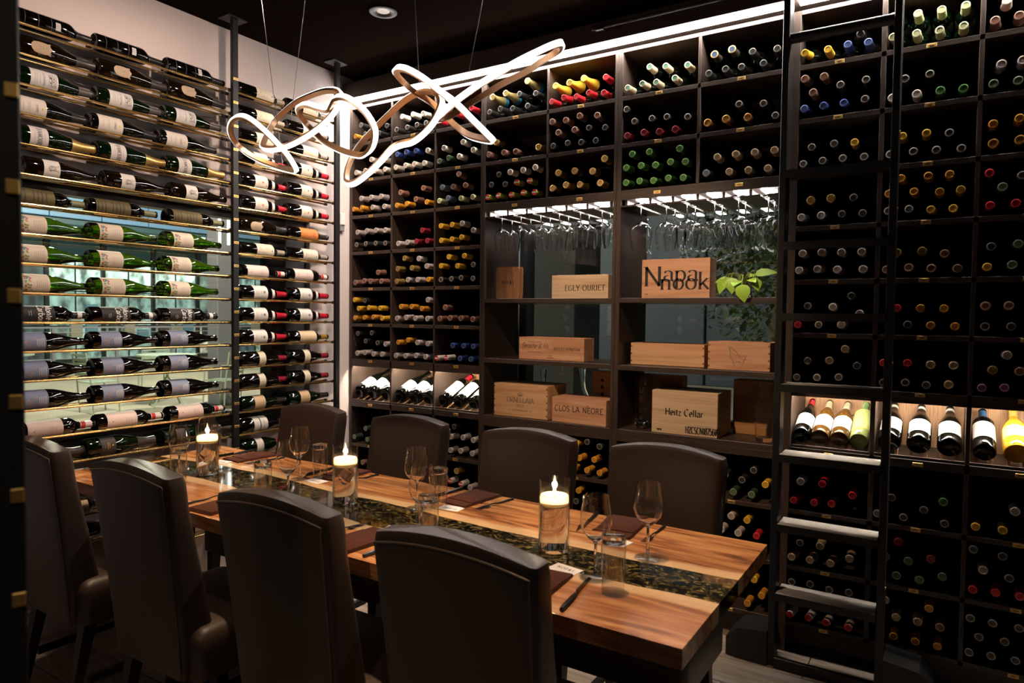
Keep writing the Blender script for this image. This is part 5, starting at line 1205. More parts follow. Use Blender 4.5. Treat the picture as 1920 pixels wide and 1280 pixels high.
# ------------------------------------------------------------------ river table
def interp(P, x):
    P = sorted(P)
    if x <= P[0][0]: return P[0][1]
    for (a, b), (c, d) in zip(P[:-1], P[1:]):
        if x <= c:
            t_ = (x - a) / (c - a); t_ = t_ * t_ * (3 - 2 * t_) * .5 + t_ * .5
            return b + (d - b) * t_
    return P[-1][1]
FARE = [(-2.97, -1.312), (-2.862, -1.305), (-2.573, -1.271), (-2.33, -1.266), (-2.08, -1.287), (-1.863, -1.305), (-1.672, -1.303), (-1.428, -1.313), (-1.201, -1.329), (-1.005, -1.338), (-.704, -1.338), (-.42, -1.332)]
NEARE = [(-2.97, -1.463), (-2.719, -1.461), (-2.4, -1.460), (-2.127, -1.475), (-1.891, -1.493), (-1.708, -1.506), (-1.471, -1.516), (-1.268, -1.505), (-1.076, -1.507), (-.901, -1.512), (-.633, -1.507), (-.42, -1.491)]
wig = lambda x, s: .004 * sin(x * 11 + s) + .0025 * sin(x * 29 + 2 * s)
fe = lambda x: interp(FARE, x) + wig(x, 0)
ne = lambda x: interp(NEARE, x) + wig(x, 2)
TX0, TX1, TY0, TY1, TZ = -2.97, -.42, -1.751, -1.005, .76
M_SLAB = mat('walnut_slab', (.25, .11, .045), .24, coat=.35)
nt, N_, L_, b_ = nodes(M_SLAB)
tc = N_.new('ShaderNodeTexCoord'); mp = N_.new('ShaderNodeMapping'); mp.inputs['Scale'].default_value = (1.1, 9.0, 9.0)
mp.inputs['Rotation'].default_value = (0, 0, .06)
n1 = N_.new('ShaderNodeTexNoise'); n1.inputs['Scale'].default_value = 2.3; n1.inputs['Detail'].default_value = 7; n1.inputs['Distortion'].default_value = 1.6
r1 = N_.new('ShaderNodeValToRGB')
for e, (p, c) in zip([r1.color_ramp.elements[0], r1.color_ramp.elements.new(.42), r1.color_ramp.elements.new(.55), r1.color_ramp.elements[-1]],
                     [(.28, (.14, .046, .015)), (.43, (.34, .13, .042)), (.55, (.50, .21, .070)), (.72, (.66, .33, .125))]):
    e.position = p; e.color = (*c, 1)
sx = N_.new('ShaderNodeSeparateXYZ')
n2 = N_.new('ShaderNodeTexNoise'); n2.inputs['Scale'].default_value = 7; n2.inputs['Detail'].default_value = 4
m2 = N_.new('ShaderNodeMath'); m2.operation = 'MULTIPLY_ADD'; m2.inputs[1].default_value = .05; m2.inputs[2].default_value = -.025
a2 = N_.new('ShaderNodeMath'); a2.operation = 'ADD'
r2 = N_.new('ShaderNodeValToRGB'); r2.color_ramp.elements[0].position = .040; r2.color_ramp.elements[0].color = (1, 1, 1, 1); r2.color_ramp.elements[1].position = .058; r2.color_ramp.elements[1].color = (0, 0, 0, 1)
mx = N_.new('ShaderNodeMix'); mx.data_type = 'RGBA'
r3 = N_.new('ShaderNodeValToRGB'); r3.color_ramp.elements[0].color = (.58, .33, .15, 1); r3.color_ramp.elements[1].color = (.78, .53, .28, 1)
L_.new(tc.outputs['Object'], mp.inputs[0]); L_.new(mp.outputs[0], n1.inputs['Vector']); L_.new(n1.outputs[0], r1.inputs[0])
L_.new(tc.outputs['UV'], sx.inputs[0]); L_.new(tc.outputs['Object'], n2.inputs['Vector']); L_.new(n2.outputs[0], m2.inputs[0])
L_.new(sx.outputs[1], a2.inputs[0]); L_.new(m2.outputs[0], a2.inputs[1]); L_.new(a2.outputs[0], r2.inputs[0])
L_.new(n1.outputs[0], r3.inputs[0]); L_.new(r2.outputs[0], mx.inputs[0]); L_.new(r1.outputs[0], mx.inputs[6]); L_.new(r3.outputs[0], mx.inputs[7])
L_.new(mx.outputs[2], b_.inputs['Base Color'])
M_EPOXY = mat('black_gold_epoxy', (.008, .008, .007), .07, coat=1.0)
nt, N_, L_, b_ = nodes(M_EPOXY)
tc = N_.new('ShaderNodeTexCoord'); mp = N_.new('ShaderNodeMapping'); mp.inputs['Scale'].default_value = (14, 22, 14); mp.inputs['Rotation'].default_value = (0, 0, .5)
n1 = N_.new('ShaderNodeTexNoise'); n1.inputs['Scale'].default_value = 1.6; n1.inputs['Detail'].default_value = 3.5; n1.inputs['Distortion'].default_value = 3.2
r1 = N_.new('ShaderNodeValToRGB'); r1.color_ramp.elements[0].position = .50; r1.color_ramp.elements[0].color = (.006, .006, .005, 1); r1.color_ramp.elements[1].position = .76; r1.color_ramp.elements[1].color = (.40, .29, .09, 1)
L_.new(tc.outputs['Object'], mp.inputs[0]); L_.new(mp.outputs[0], n1.inputs['Vector']); L_.new(n1.outputs[0], r1.inputs[0]); L_.new(r1.outputs[0], b_.inputs['Base Color'])

tab = thing('dining_table', 'long walnut table with black and gold epoxy river down the middle', 'table', (0, 0, 0))
def slab(name, ya, yb, live, m, nx=56, ny=5):
    mb = MB(); mb.uv = []
    for i in range(nx + 1):
        x = TX0 + (TX1 - TX0) * i / nx
        a, b = (ya(x), yb(x))
        for z in (TZ, TZ - .043):
            for j in range(ny + 1):
                y = a + (b - a) * j / ny
                mb.v.append((x, y, z)); mb.uv.append((x, abs(y - live(x)) if live else 0))
    r = 2 * (ny + 1); k = ny + 1
    for i in range(nx):
        for j in range(ny):
            p = i * r + j
            mb.f += [(p, p + r, p + r + 1, p + 1), (p + k, p + k + 1, p + k + r + 1, p + k + r)]
        for j in (0, ny):
            p = i * r + j
            mb.f.append((p, p + k, p + k + r, p + r))
    for i in (0, nx):
        for j in range(ny):
            p = i * r + j
            mb.f.append((p, p + 1, p + k + 1, p + k))
    mb.m = [0] * len(mb.f)
    return mb.build(name, m, tab, True, 30)
slab('wood_slab', fe, lambda x: TY1, fe, M_SLAB)
slab('wood_slab', lambda x: TY0, ne, ne, M_SLAB)
slab('epoxy_river', lambda x: ne(x) + .0001, lambda x: fe(x) - .0001, None, M_EPOXY)
MB().box(-2.60, -.80, -1.41, -1.35, .665, .7165, 0, .002).build('rail', M_BLACK, tab, False)
for x in (-2.29, -1.09):
    MB().box(x - .03, x + .03, -1.68, -1.08, .690, .7165, 0, .002).build('bracket', M_BLACK, tab, False)
    for s_ in (-1, 1):
        MB().tube([(x, -1.38 + s_ * .22, .69), (x, -1.38 + s_ * .30, .012)], .028, 4).build('leg', M_BLACK, tab, False)
    MB().box(x - .03, x + .03, -1.70, -1.06, .0005, .014, 0, .002).build('foot_plate', M_BLACK, tab, False)

# ------------------------------------------------------------------ upholstered chairs
def rrect(w, d, r, n=4, m=0):
    out = []
    for i, (cx, cy_, a0) in enumerate(((w / 2 - r, d / 2 - r, 0), (-w / 2 + r, d / 2 - r, 90), (-w / 2 + r, -d / 2 + r, 180), (w / 2 - r, -d / 2 + r, 270))):
        out += arc(cx, cy_, r, r, a0, a0 + 90, n)
        if m and i % 2 == 0:
            sg = 1 if i == 0 else -1
            out += [(sg * (w / 2 - r) * (1 - 2 * k / (m + 1)), sg * d / 2) for k in range(1, m + 1)]
    return out
def loft(sections, top=True):
    mb = MB(); k = len(sections[0])
    for s_ in sections: mb.v += s_
    for i in range(len(sections) - 1):
        mb.f += [(i * k + j, i * k + (j + 1) % k, (i + 1) * k + (j + 1) % k, (i + 1) * k + j) for j in range(k)]
    mb.f += [tuple(range(k))[::-1], tuple(range((len(sections) - 1) * k, len(sections) * k))]
    mb.m = [0] * len(mb.f)
    return mb
def back_sections():
    secs = []
    for i, z in enumerate((.34, .36, .40, .46, .54, .62, .70, .78, .85, .897, .920, .933, .940, .942)):
        u = (z - .34) / .602
        w = .368 + .042 * u
        th = .125 - .050 * min(1, u * 1.25) if z > .44 else .085 + .04 * (z - .34) / .1
        rear = -.262 - .068 * u ** 1.2
        cyy = rear + th / 2
        r = .020
        if z > .9:
            q = (z - .905) / .045
            sh = .018 * max(0, 1 - math.sqrt(max(0, 1 - max(0, q) ** 2)))
            w -= 1.2 * sh; th -= 2.4 * sh; r = max(.010, .020 - sh)
        arch = .026 * max(0, (z - .60) / .335)
        secs.append([(x, cyy + y + .010 * (1 - (2 * x / w) ** 2) * -u, z + arch * (1 - min(1, abs(2 * x / .41)) ** 2)) for x, y in rrect(w, th, min(r, th * .45), 4, 9)])
    return secs
SECS = back_sections()
ME_BACK = loft(SECS).mesh('backrest', M_LEATHER, True, 60)
k_ = len(SECS[0])
def seat_mesh():
    secs = []
    for z, ins in ((.335, .006), (.34, 0), (.44, 0), (.462, .004), (.476, .014), (.484, .030), (.487, .06)):
        secs.append([(x, -.045 + y + 0, z + (.010 * (1 - (2 * x / .46) ** 2) if z > .47 else 0)) for x, y in rrect(.455 - 2 * ins, .40 - 2 * ins, max(.012, .035 - ins * .3))])
    return loft(secs).mesh('seat', M_LEATHER, True, 60)
ME_SEAT = seat_mesh()
def piping_pts():
    out = lambda q, dx, dy, dz: Vector(q) + Vector((dx, dy, dz))
    left = [out(s_[20], -.0005, -.0012, 0) for s_ in SECS[1:-4]]
    right = [out(s_[34], .0005, -.0012, 0) for s_ in SECS[1:-4]]
    return left + [out(q, 0, -.0015, .0) for q in SECS[-4][20:35]] + right[::-1]
ME_PIPE = MB().tube(piping_pts(), .0030, 6).mesh('piping', M_PIPING, True, 60)
def leg_me(x0, y0, x1, y1):
    return loft([[(x1 + sx * .013, y1 + sy * .013, .0004) for sx, sy in ((1, 1), (-1, 1), (-1, -1), (1, -1))], [(x0 + sx * .021, y0 + sy * .021, .336) for sx, sy in ((1, 1), (-1, 1), (-1, -1), (1, -1))]]).mesh('leg', M_LEG, False)
LEGS = [leg_me(.19, .115, .195, .125), leg_me(-.19, .115, -.195, .125), leg_me(.17, -.20, .175, -.27), leg_me(-.17, -.20, -.175, -.27)]
ME_STR = MB().box(-.009, .009, -.21, .115, .12, .145).mesh('stretcher', M_LEG, False)
def chair(x, y, rz, label):
    t = thing('dining_chair', label, 'chair', (x, y, 0), rz, 'brown leather dining chairs')
    inst('backrest', ME_BACK, t); inst('seat', ME_SEAT, t)
    inst('piping', ME_PIPE, t)
    for m in LEGS: inst('leg', m, t)
    for s_ in (-1, 1): inst('stretcher', ME_STR, t, T(s_ * .186, 0, 0))
for x, rz, lab in ((-2.66, 0, 'brown leather chair beside the entrance post, first on the near side'), (-2.01, 0, 'brown leather chair, second on the near side, seen from behind'), (-1.377, 0, 'brown leather chair, third on the near side, back towards the viewer'), (-.825, 0, 'brown leather chair closest to the camera, back towards the viewer')):
    chair(x, -1.655, rz, lab)
for x, lab in ((-2.59, 'brown leather chair across the table nearest the gold rod rack'), (-1.975, 'brown leather chair across the table in front of the corner cabinet'), (-1.365, 'brown leather chair across the table below the brush-lettered crate'), (-.81, 'brown leather chair across the table nearest the ladder')):
    chair(x, -1.06, pi, lab)

# ------------------------------------------------------------------ table setting
TOP = TZ + .0004
WPR = stem_prof('table')
WG_B = MB().lathe(WPR[3:], 28).mesh('wine_glass', M_GLASS, True, 60)
WG_F = MB().lathe(WPR[:4], 28).mesh('foot', M_THIN, True, 60)
far_g = [(-2.711, -1.252), (-2.124, -1.244), (-1.485, -1.298), (-.665, -1.307)]
near_g = [(-2.56, -1.475), (-1.927, -1.462), (-1.295, -1.494), (-.726, -1.504)]
for side, L in (('far', far_g), ('near', near_g)):
    for i, (x, y) in enumerate(L):
        o = inst('wine_glass', WG_B, None, T(x, y, TOP))
        inst('foot', WG_F, o)
        tag(o, f"empty clear wine glass on {side} side of table, {ORD[i + 1]} from the rod rack", 'wine glass', 'wine glasses on the table')
TUM = MB().lathe([(0, 0), (.029, 0), (.0305, .004), (.0290, .06), (.0268, .135), (.0258, .135), (.0280, .06), (.0285, .024), (.020, .019), (0, .018)], 24).mesh('water_glass', M_THIN, True, 50)
TBASE = MB().lathe([(0, .001), (.0275, .001), (.0282, .006), (.0276, .020), (.0195, .0175), (0, .0165)], 24).mesh('glass_base', M_SOLID, True, 50)
for x, y, lab in ((-2.445, -1.548, 'clear tumbler turned upside down before the candle nearest the rod rack'), (-1.985, -1.522, 'clear tumbler upside down behind the third near chair'), (-1.238, -1.534, 'clear tumbler upside down between the two nearer candles'), (-.652, -1.562, 'clear tumbler upside down at the table corner near the camera'),
                  (-2.80, -1.16, 'clear tumbler upside down at table end by the rod rack'), (-2.07, -1.190, 'clear tumbler upside down on far side before the corner chair'), (-1.43, -1.245, 'clear tumbler upside down on far side, behind stemmed glasses')):
    o = inst('water_glass', TUM, None, T(x, y, TOP + .135) @ FLIP)
    inst('glass_base', TBASE, o)
    tag(o, lab, 'tumbler', 'upturned tumblers on the table')

M_WAX = bpy.data.materials.new('ivory_wax'); M_WAX.use_nodes = True
nt = M_WAX.node_tree; nt.nodes.remove(nt.nodes['Principled BSDF'])
d1 = nt.nodes.new('ShaderNodeBsdfDiffuse'); d1.inputs[0].default_value = (.90, .82, .62, 1)
d2 = nt.nodes.new('ShaderNodeBsdfTranslucent'); d2.inputs[0].default_value = (.95, .80, .48, 1)
d3 = nt.nodes.new('ShaderNodeMixShader'); d3.inputs[0].default_value = .5
nt.links.new(d1.outputs[0], d3.inputs[1]); nt.links.new(d2.outputs[0], d3.inputs[2]); nt.links.new(d3.outputs[0], nt.nodes['Material Output'].inputs[0])
M_FLAME = mat('candle_flame', (1, .7, .3), .5, emit=(1, .60, .20), es=45.0)
CV = MB().lathe([(0, .0004), (.041, .0004), (.043, .004), (.043, .200), (.0410, .200), (.0410, .014), (0, .012)], 28).mesh('candle_vase', M_THIN, True, 40)
CWB = MB().lathe([(0, .002), (.040, .002), (.0412, .005), (.0405, .0125), (0, .011)], 28).mesh('vase_base', M_SOLID, True, 40)
CWA = MB().lathe([(0, .0145), (.0403, .0145), (.0403, .128), (0, .128)], 28).mesh('water', M_WATER, True, 40)
CWX = MB().lathe([(0, .1285), (.030, .1285), (.0385, .132), (.0402, .144), (.0395, .154), (.0375, .157)], 28).lathe([(0, .139), (.039, .139)], 24).mesh('wax_disc', M_WAX, True, 50)
CWI = MB().tube([(0, 0, .1392), (.001, 0, .160)], .0009, 6).mesh('wick', INK[0])
CFL = MB().lathe([(0, .156), (.0030, .160), (.0042, .166), (.0034, .175), (.0016, .185), (0, .193)], 12).mesh('flame', M_FLAME)
for x, y, lab in ((-2.487, -1.40, 'lit floating candle in glass cylinder nearest the rod rack'), (-1.727, -1.385, 'lit floating candle in glass cylinder in the middle of the table'), (-.902, -1.400, 'lit floating candle in glass cylinder nearest the camera')):
    o = inst('floating_candle', CV, None, T(x, y, TOP))
    for m in (CWB, CWA, CWX, CWI, CFL): inst(m.name.split('.')[0], m, o)
    tag(o, lab, 'candle', 'floating candles on the table')
    ld = bpy.data.lights.new('flame_light', 'POINT'); ld.energy = 1.2; ld.color = (1, .80, .55); ld.shadow_soft_size = .008
    lo = inst('flame_light', ld, o, T(0, 0, .166))

M_NAP = noise_bump(mat('brown_linen', (.075, .027, .018), .9, spec=.08), 900, .3, .0006)
M_CARD = mat('white_card', (.78, .74, .70), .6)
M_CUT = mat('black_cutlery_steel', (.035, .034, .034), .28, .8)
def napkin_me():
    mb = MB()
    for j, (w, d, z0, z1, oy) in enumerate(((.122, .200, 0, .0035, 0), (.119, .196, .0037, .0068, .001), (.116, .150, .0070, .0095, -.018))):
        mb.box(-w / 2, w / 2, -d / 2 + oy, d / 2 + oy, z0, z1, 0, .0014)
    return mb
NAP = napkin_me().mesh('napkin', M_NAP, True, 60)
CARD = MB().box(-.041, .041, -.027, .027, 0, .0011).mesh('menu_card', M_CARD, False)
mb = MB(); text(mb, 'NOR^S', plane_fn((0, 0, .0013), (1, 0, 0), (0, 1, 0)), 0, .000, .0115, 0, .16, .05, track=.24); CPR = mb.mesh('printing', INK, False, fix=False)
mb = MB()
hp = [(0, -.09, .003), (0, -.06, .0045), (0, -.02, .0035), (0, .015, .0075), (0, .035, .006)]
mb.tube(bez(hp, 4), [.0045 - .0025 * min(1, i / 12) for i in range(17)], 8)
mb.box(-.011, .011, .033, .052, .0025, .0050, 0, .001)
for k in range(4):
    u = -.0095 + .0063 * k
    mb.tube([(u, .051, .0038), (u, .072, .0028), (u, .092, .0040)], [.0013, .0012, .0006], 6)
FORK = mb.mesh('fork', M_CUT, True, 40); FORK_RAW = mb
mb = MB()
mb.tube([(0, -.105, .0050), (0, -.09, .0052), (0, -.03, .0050), (0, .0, .0040)], [.0050, .0062, .0058, .0034], 8)
KH = mb.mesh('knife_handle', M_CUT, True, 40)
mb = MB()
mb.add([(-.0015, -.002, .001), (.0015, -.002, .001), (.0009, .105, .001), (-.0009, .105, .001), (-.0012, -.002, .013), (.0012, -.002, .013), (.0007, .085, .014), (-.0007, .085, .014)], [(0, 1, 2, 3), (4, 7, 6, 5), (0, 4, 5, 1), (1, 5, 6, 2), (2, 6, 7, 3), (3, 7, 4, 0)])
KB = mb.mesh('blade', M_CUT, False)
seatw = ['nearest the rod rack', 'second from the rod rack', 'third from the rod rack', 'nearest the ladder end']
NX = [-2.61, -2.03, -1.40, -.822]; CX = [-2.616, -2.04, -1.386, -.81]
FX = [-2.62, -2.035, -1.403, -.832]; FCX = [-2.644, -2.045, -1.39, -.79]
for i in range(4):
    for side in ('near', 'far'):
        sg = 1 if side == 'near' else -1
        x = NX[i] if sg > 0 else FX[i]
        y0 = -1.640 if sg > 0 else -1.100
        rz = (0 if sg > 0 else pi) + radians((-6, 4, -8, 7)[i] * .7)
        o = inst('napkin', NAP, None, T(x, y0, TOP) @ RZ(rz))
        tag(o, f"folded dark brown napkin on {side} side of table, {seatw[i]}", 'napkin', 'brown napkins at the places')
        xc = (CX if sg > 0 else FCX)[i]
        c = inst('menu_card', CARD, None, T(xc, y0 + sg * .131, TOP) @ RZ((0 if sg > 0 else pi) + radians((8, -4, 6, -9)[i])))
        inst('printing', CPR, c)
        tag(c, f"white name card on {side} side of table, {seatw[i]}", 'card', 'white name cards at the places')
        f_ = inst('fork', FORK, None, T(x - sg * .112, y0 + sg * (.025 if sg > 0 else .01), TOP) @ RZ(rz + radians(-4)))
        tag(f_, f"dark steel fork on {side} side of table, {seatw[i]}", 'fork', 'dark forks at the places')
        kf = inst('knife', KH, None, T(x + sg * .110, y0 + sg * .010, TOP) @ RZ(rz + radians(3)))
        inst('blade', KB, kf)
        tag(kf, f"dark steel knife on {side} side of table, {seatw[i]}", 'knife', 'dark knives at the places')

# ------------------------------------------------------------------ looping LED pendant
pen = thing('led_pendant', 'pendant lamp of looping bronze ribbons with white LED edge above the table', 'lamp', (-1.65, -1.38, 2.0))
# six closed rings, in metres: near half carries the light outwards, far half shows its bronze inside
RINGS = [
 [(-1.9638, -1.4021, 1.9179), (-1.9643, -1.4304, 1.9553), (-2.0022, -1.4481, 2.0019), (-2.0635, -1.4558, 2.0543), (-2.1392, -1.4539, 2.1019), (-2.2071, -1.4437, 2.1243), (-2.2768, -1.4256, 2.1249), (-2.3308, -1.3997, 2.1032), (-2.3759, -1.3513, 2.0803), (-2.3593, -1.3167, 2.0453), (-2.2852, -1.3029, 2.0065), (-2.1825, -1.3132, 1.9715), (-2.0642, -1.3484, 1.9383)],
 [(-1.7372, -1.4031, 2.1383), (-1.7112, -1.4334, 2.1012), (-1.7322, -1.4532, 2.0533), (-1.7941, -1.462, 2.0166), (-1.8897, -1.46, 1.9918), (-1.9918, -1.4484, 1.9862), (-2.0727, -1.4287, 1.9982), (-2.1382, -1.4009, 2.0236), (-2.1743, -1.3537, 2.0788), (-2.1619, -1.3206, 2.1413), (-2.0884, -1.3022, 2.1912), (-2.0076, -1.3006, 2.2066), (-1.9098, -1.3169, 2.2045), (-1.8152, -1.3513, 2.1793)],
 [(-1.9496, -1.3949, 2.1156), (-1.9216, -1.4153, 2.1225), (-1.8658, -1.432, 2.1174), (-1.7941, -1.446, 2.0921), (-1.7356, -1.4566, 2.0744), (-1.7131, -1.4627, 2.0846), (-1.6915, -1.465, 2.1019), (-1.6513, -1.464, 2.0987), (-1.5969, -1.4597, 2.0676), (-1.5602, -1.451, 2.029), (-1.5485, -1.4376, 1.9892), (-1.578, -1.4196, 1.9494), (-1.6384, -1.3965, 1.9341), (-1.7383, -1.3454, 1.9581), (-1.8527, -1.3069, 1.9973), (-1.943, -1.2955, 2.0412), (-1.9963, -1.3103, 2.0927), (-1.9907, -1.3482, 2.1133)],
 [(-1.3117, -1.4021, 2.039), (-1.3127, -1.4316, 1.9868), (-1.3309, -1.4531, 1.9508), (-1.3627, -1.467, 1.9268), (-1.4018, -1.4733, 1.9219), (-1.4405, -1.4723, 1.9127), (-1.5027, -1.464, 1.8785), (-1.5737, -1.4488, 1.8506), (-1.6452, -1.4276, 1.8371), (-1.7084, -1.4001, 1.8521), (-1.7502, -1.3582, 1.9005), (-1.755, -1.329, 1.9517), (-1.7314, -1.3077, 2.0019), (-1.6828, -1.2938, 2.0471), (-1.6187, -1.2881, 2.0905), (-1.5485, -1.2914, 2.123), (-1.473, -1.3036, 2.1321), (-1.4081, -1.325, 2.1167), (-1.356, -1.3562, 2.0839)],
 [(-1.4887, -1.4024, 2.1689), (-1.4476, -1.4324, 2.164), (-1.3899, -1.4547, 2.1411), (-1.3182, -1.4699, 2.0989), (-1.2488, -1.4769, 2.0473), (-1.1961, -1.4741, 2.0077), (-1.1449, -1.4619, 1.9557), (-1.1149, -1.4393, 1.92), (-1.1249, -1.4056, 1.914), (-1.2428, -1.3456, 1.9553), (-1.3321, -1.3046, 2.0087), (-1.401, -1.2851, 2.0652), (-1.4549, -1.2869, 2.1094), (-1.5006, -1.309, 2.1412), (-1.5144, -1.3488, 2.1655)],
 [(-1.3184, -1.404, 2.0011), (-1.2594, -1.4364, 2.011), (-1.1935, -1.4601, 2.027), (-1.1168, -1.4756, 2.0468), (-1.0499, -1.4819, 2.064), (-0.992, -1.4782, 2.0847), (-0.9419, -1.4644, 2.1043), (-0.904, -1.4406, 2.1244), (-0.9014, -1.4062, 2.1374), (-0.9438, -1.3481, 2.1451), (-1.0158, -1.3078, 2.1453), (-1.0879, -1.284, 2.133), (-1.1663, -1.2771, 2.1178), (-1.2295, -1.2866, 2.0912), (-1.2761, -1.3113, 2.0602), (-1.3119, -1.3503, 2.0227)]]
def smooth_closed(P, n=7):
    out = []; N = len(P)
    for i in range(N):
        p0, p1, p2, p3 = [Vector(P[(i + d) % N]) for d in (-1, 0, 1, 2)]
        for k in range(n):
            t_ = k / n
            out.append(.5 * ((2 * p1) + (-p0 + p2) * t_ + (2 * p0 - 5 * p1 + 4 * p2 - p3) * t_ ** 2 + (-p0 + 3 * p1 - 3 * p2 + p3) * t_ ** 3))
    return out
for P in RINGS:
    C_ = smooth_closed(P); n = len(C_)
    cen = sum(C_, Vector()) / n
    nrm = Vector()
    for i in range(n): nrm += (C_[i] - cen).cross(C_[(i + 1) % n] - cen)
    nrm.normalize()
    led, br = MB(), MB()
    for i, p in enumerate(C_):
        tg = (C_[(i + 1) % n] - C_[i - 1]).normalized()
        o_ = tg.cross(nrm).normalized()
        if o_.dot(p - cen) < 0 and False: o_ = -o_
        wv = o_.cross(tg).normalized()
        hw = .0075
        led.v += [p + wv * hw + o_ * .0062, p + wv * hw + o_ * .0115, p - wv * hw + o_ * .0115, p - wv * hw + o_ * .0062]
        br.v += [p + wv * .0088 + o_ * .0060, p - wv * .0088 + o_ * .0060, p - wv * .0088 - o_ * .0050, p + wv * .0088 - o_ * .0050]
    for m_ in (led, br):
        m_.f = [(i * 4 + k, i * 4 + (k + 1) % 4, ((i + 1) % n) * 4 + (k + 1) % 4, ((i + 1) % n) * 4 + k) for i in range(n) for k in range(4)]
        m_.m = [0] * len(m_.f)
    b_ = br.build('bronze_ribbon', M_BRONZE, pen, True, 40, M=T(1.65, 1.38, -2.0))
    led.build('led_strip', M_LEDP, b_, True, 40)
M_WIRE = mat('steel_wire', (.35, .33, .31), .3, .8)
for a, b in [((-2.2287, -1.38, 2.849), (-2.0559, -1.38, 1.9489)), ((-1.8728, -1.38, 2.849), (-2.0124, -1.38, 2.1017)), ((-1.4681, -1.38, 2.849), (-1.4112, -1.38, 2.1033)), ((-1.0495, -1.38, 2.849), (-1.2243, -1.38, 2.1227))]:
    MB().tube([Vector(a) + Vector((1.65, 1.38, -2.0)), Vector(b) + Vector((1.65, 1.38, -2.0))], .0011, 6).build('hanging_wire', M_WIRE, pen)

# ------------------------------------------------------------------ recessed ceiling lights
M_LENS = mat('downlight_lens', (.6, .58, .55), .4, emit=(1, .88, .78), es=.35)
for i, (p, aim, e, cone, col) in enumerate(SPOTS):
    t = thing('ceiling_downlight', ('round black recessed downlight in the dark ceiling' if i == 0 else f'recessed black downlight in the ceiling out of view, {ORD[i]}'), 'light', (p[0], p[1], 2.85))  # one of the unseen ones is added only to brighten the entrance post
    MB().lathe([(.028, -.001), (.058, -.001), (.066, -.004), (.066, -.0072), (.058, -.0085), (.045, -.0075), (.030, -.0015)], 28, close=True).build('trim_ring', M_BLACK, t)
    MB().lathe([(0, -.0012), (.033, -.0012), (.033, -.0018), (0, -.0018)], 24).build('lens', M_LENS, t)
    ld = bpy.data.lights.new('beam', 'SPOT'); ld.energy = e; ld.color = col; ld.spot_size = radians(cone); ld.spot_blend = .7; ld.shadow_soft_size = .03
    lo = inst('beam', ld, t)
    dv = Vector(aim) - Vector((p[0], p[1], 2.84))
    lo.matrix_basis = T(0, 0, -.012) @ dv.to_track_quat('-Z', 'Y').to_matrix().to_4x4()

# ------------------------------------------------------------------ outside the windows
M_PAVE = wood('pale_pavement', [(.3, (.32, .29, .21)), (.6, (.42, .38, .28)), (.8, (.50, .46, .35))], (1, 1, 1), .6, .1, 4, 0, .8)
g = struct(MB().box(-45, 20, -30, 45, -.14, -.09).build('pavement', M_PAVE, None, False))
M_FASC = mat('blue_fascia_panel', (.16, .30, .48), .45)
M_TEAL = mat('teal_soffit', (.05, .11, .12), .5)
M_MULL = mat('dark_mullion', (.02, .025, .025), .4)
M_LIT = []
for i, (c, e) in enumerate((((.70, 1, .80), 2.0), ((.50, .80, .66), .8), ((.16, .34, .33), .35), ((.42, .62, .48), .6), ((.9, .85, .6), 1.0))):
    m_ = mat('lit_shop_interior_%d' % i, (.05, .05, .05), .3, emit=c, es=e)
    nt, N_, L_, b_ = nodes(m_)
    tc = N_.new('ShaderNodeTexCoord'); mp = N_.new('ShaderNodeMapping'); mp.inputs['Scale'].default_value = (1, 2.2, 1.4)
    nz = N_.new('ShaderNodeTexNoise'); nz.inputs['Scale'].default_value = 1.7; nz.inputs['Detail'].default_value = 3
    rp = N_.new('ShaderNodeMapRange'); rp.inputs[1].default_value = .35; rp.inputs[2].default_value = .68; rp.inputs[3].default_value = e * .12; rp.inputs[4].default_value = e * 1.2
    L_.new(tc.outputs['Object'], mp.inputs[0]); L_.new(mp.outputs[0], nz.inputs['Vector']); L_.new(nz.outputs[0], rp.inputs[0]); L_.new(rp.outputs[0], b_.inputs['Emission Strength'])
    M_LIT.append(m_)
bld = thing('shop_building', 'blue-fronted shop building with lit glass front across the plaza', 'building', (-21, 5, -.09))
for i in range(22):
    y = -11 + i * 1.22
    MB().box(2.50, 2.60, y, y + 1.20, 3.80, 4.60, 0, .01).build('fascia_panel', M_FASC, bld, False)
MB().box(-6, 2.62, -11.2, 16, 4.62, 6.2).build('upper_wall', mat('dark_upper_wall', (.03, .045, .05), .6), bld, False)
MB().box(-2, 2.48, -11.2, 16, 3.66, 3.78).build('soffit', M_TEAL, bld, False)
rnd2 = random.Random(5)
for i in range(18):
    y = -11 + i * 1.5
    br_ = 2 if y < .6 else (0 if y < 4.2 else 1)
    if i % 5 == 1: br_ = 3
    for (za, zb, dn) in ((.15, 1.05, 3), (1.09, 2.05, 1), (2.09, 2.95, 0)):
        MB().box(-.06, -.02, y + .06, y + .73, za, zb).build('shop_pane', M_LIT[min(4, br_ + (dn if br_ == 0 else dn // 2 + (0 if br_ else 0)))], bld, False)
        MB().box(-.06, -.02, y + .77, y + 1.44, za, zb).build('shop_pane', M_LIT[br_ if dn == 0 else (1 if br_ == 0 else br_)], bld, False)
    MB().box(-.08, 0, y + .73, y + .77, 0, 3.0).build('mullion', M_MULL, bld, False)
    MB().box(-.1, .06, y - .05, y + .05, 0, 3.62).build('mullion', M_MULL, bld, False)
    MB().box(.0, .05, y + .1, y + 1.4, 2.98, 3.60).build('transom_panel', M_TEAL, bld, False)
    if br_ in (0, 1, 3):
        for k in range(3):
            MB().box(.0, .12, y + .15 + k * .42, y + .45 + k * .42, .75, .85 + rnd2.random() * .9).build('display_stand', mat('stand_%d' % (k % 3), ((.05, .06, .06), (.4, .35, .25), (.15, .3, .4))[k % 3], .6), bld, False)
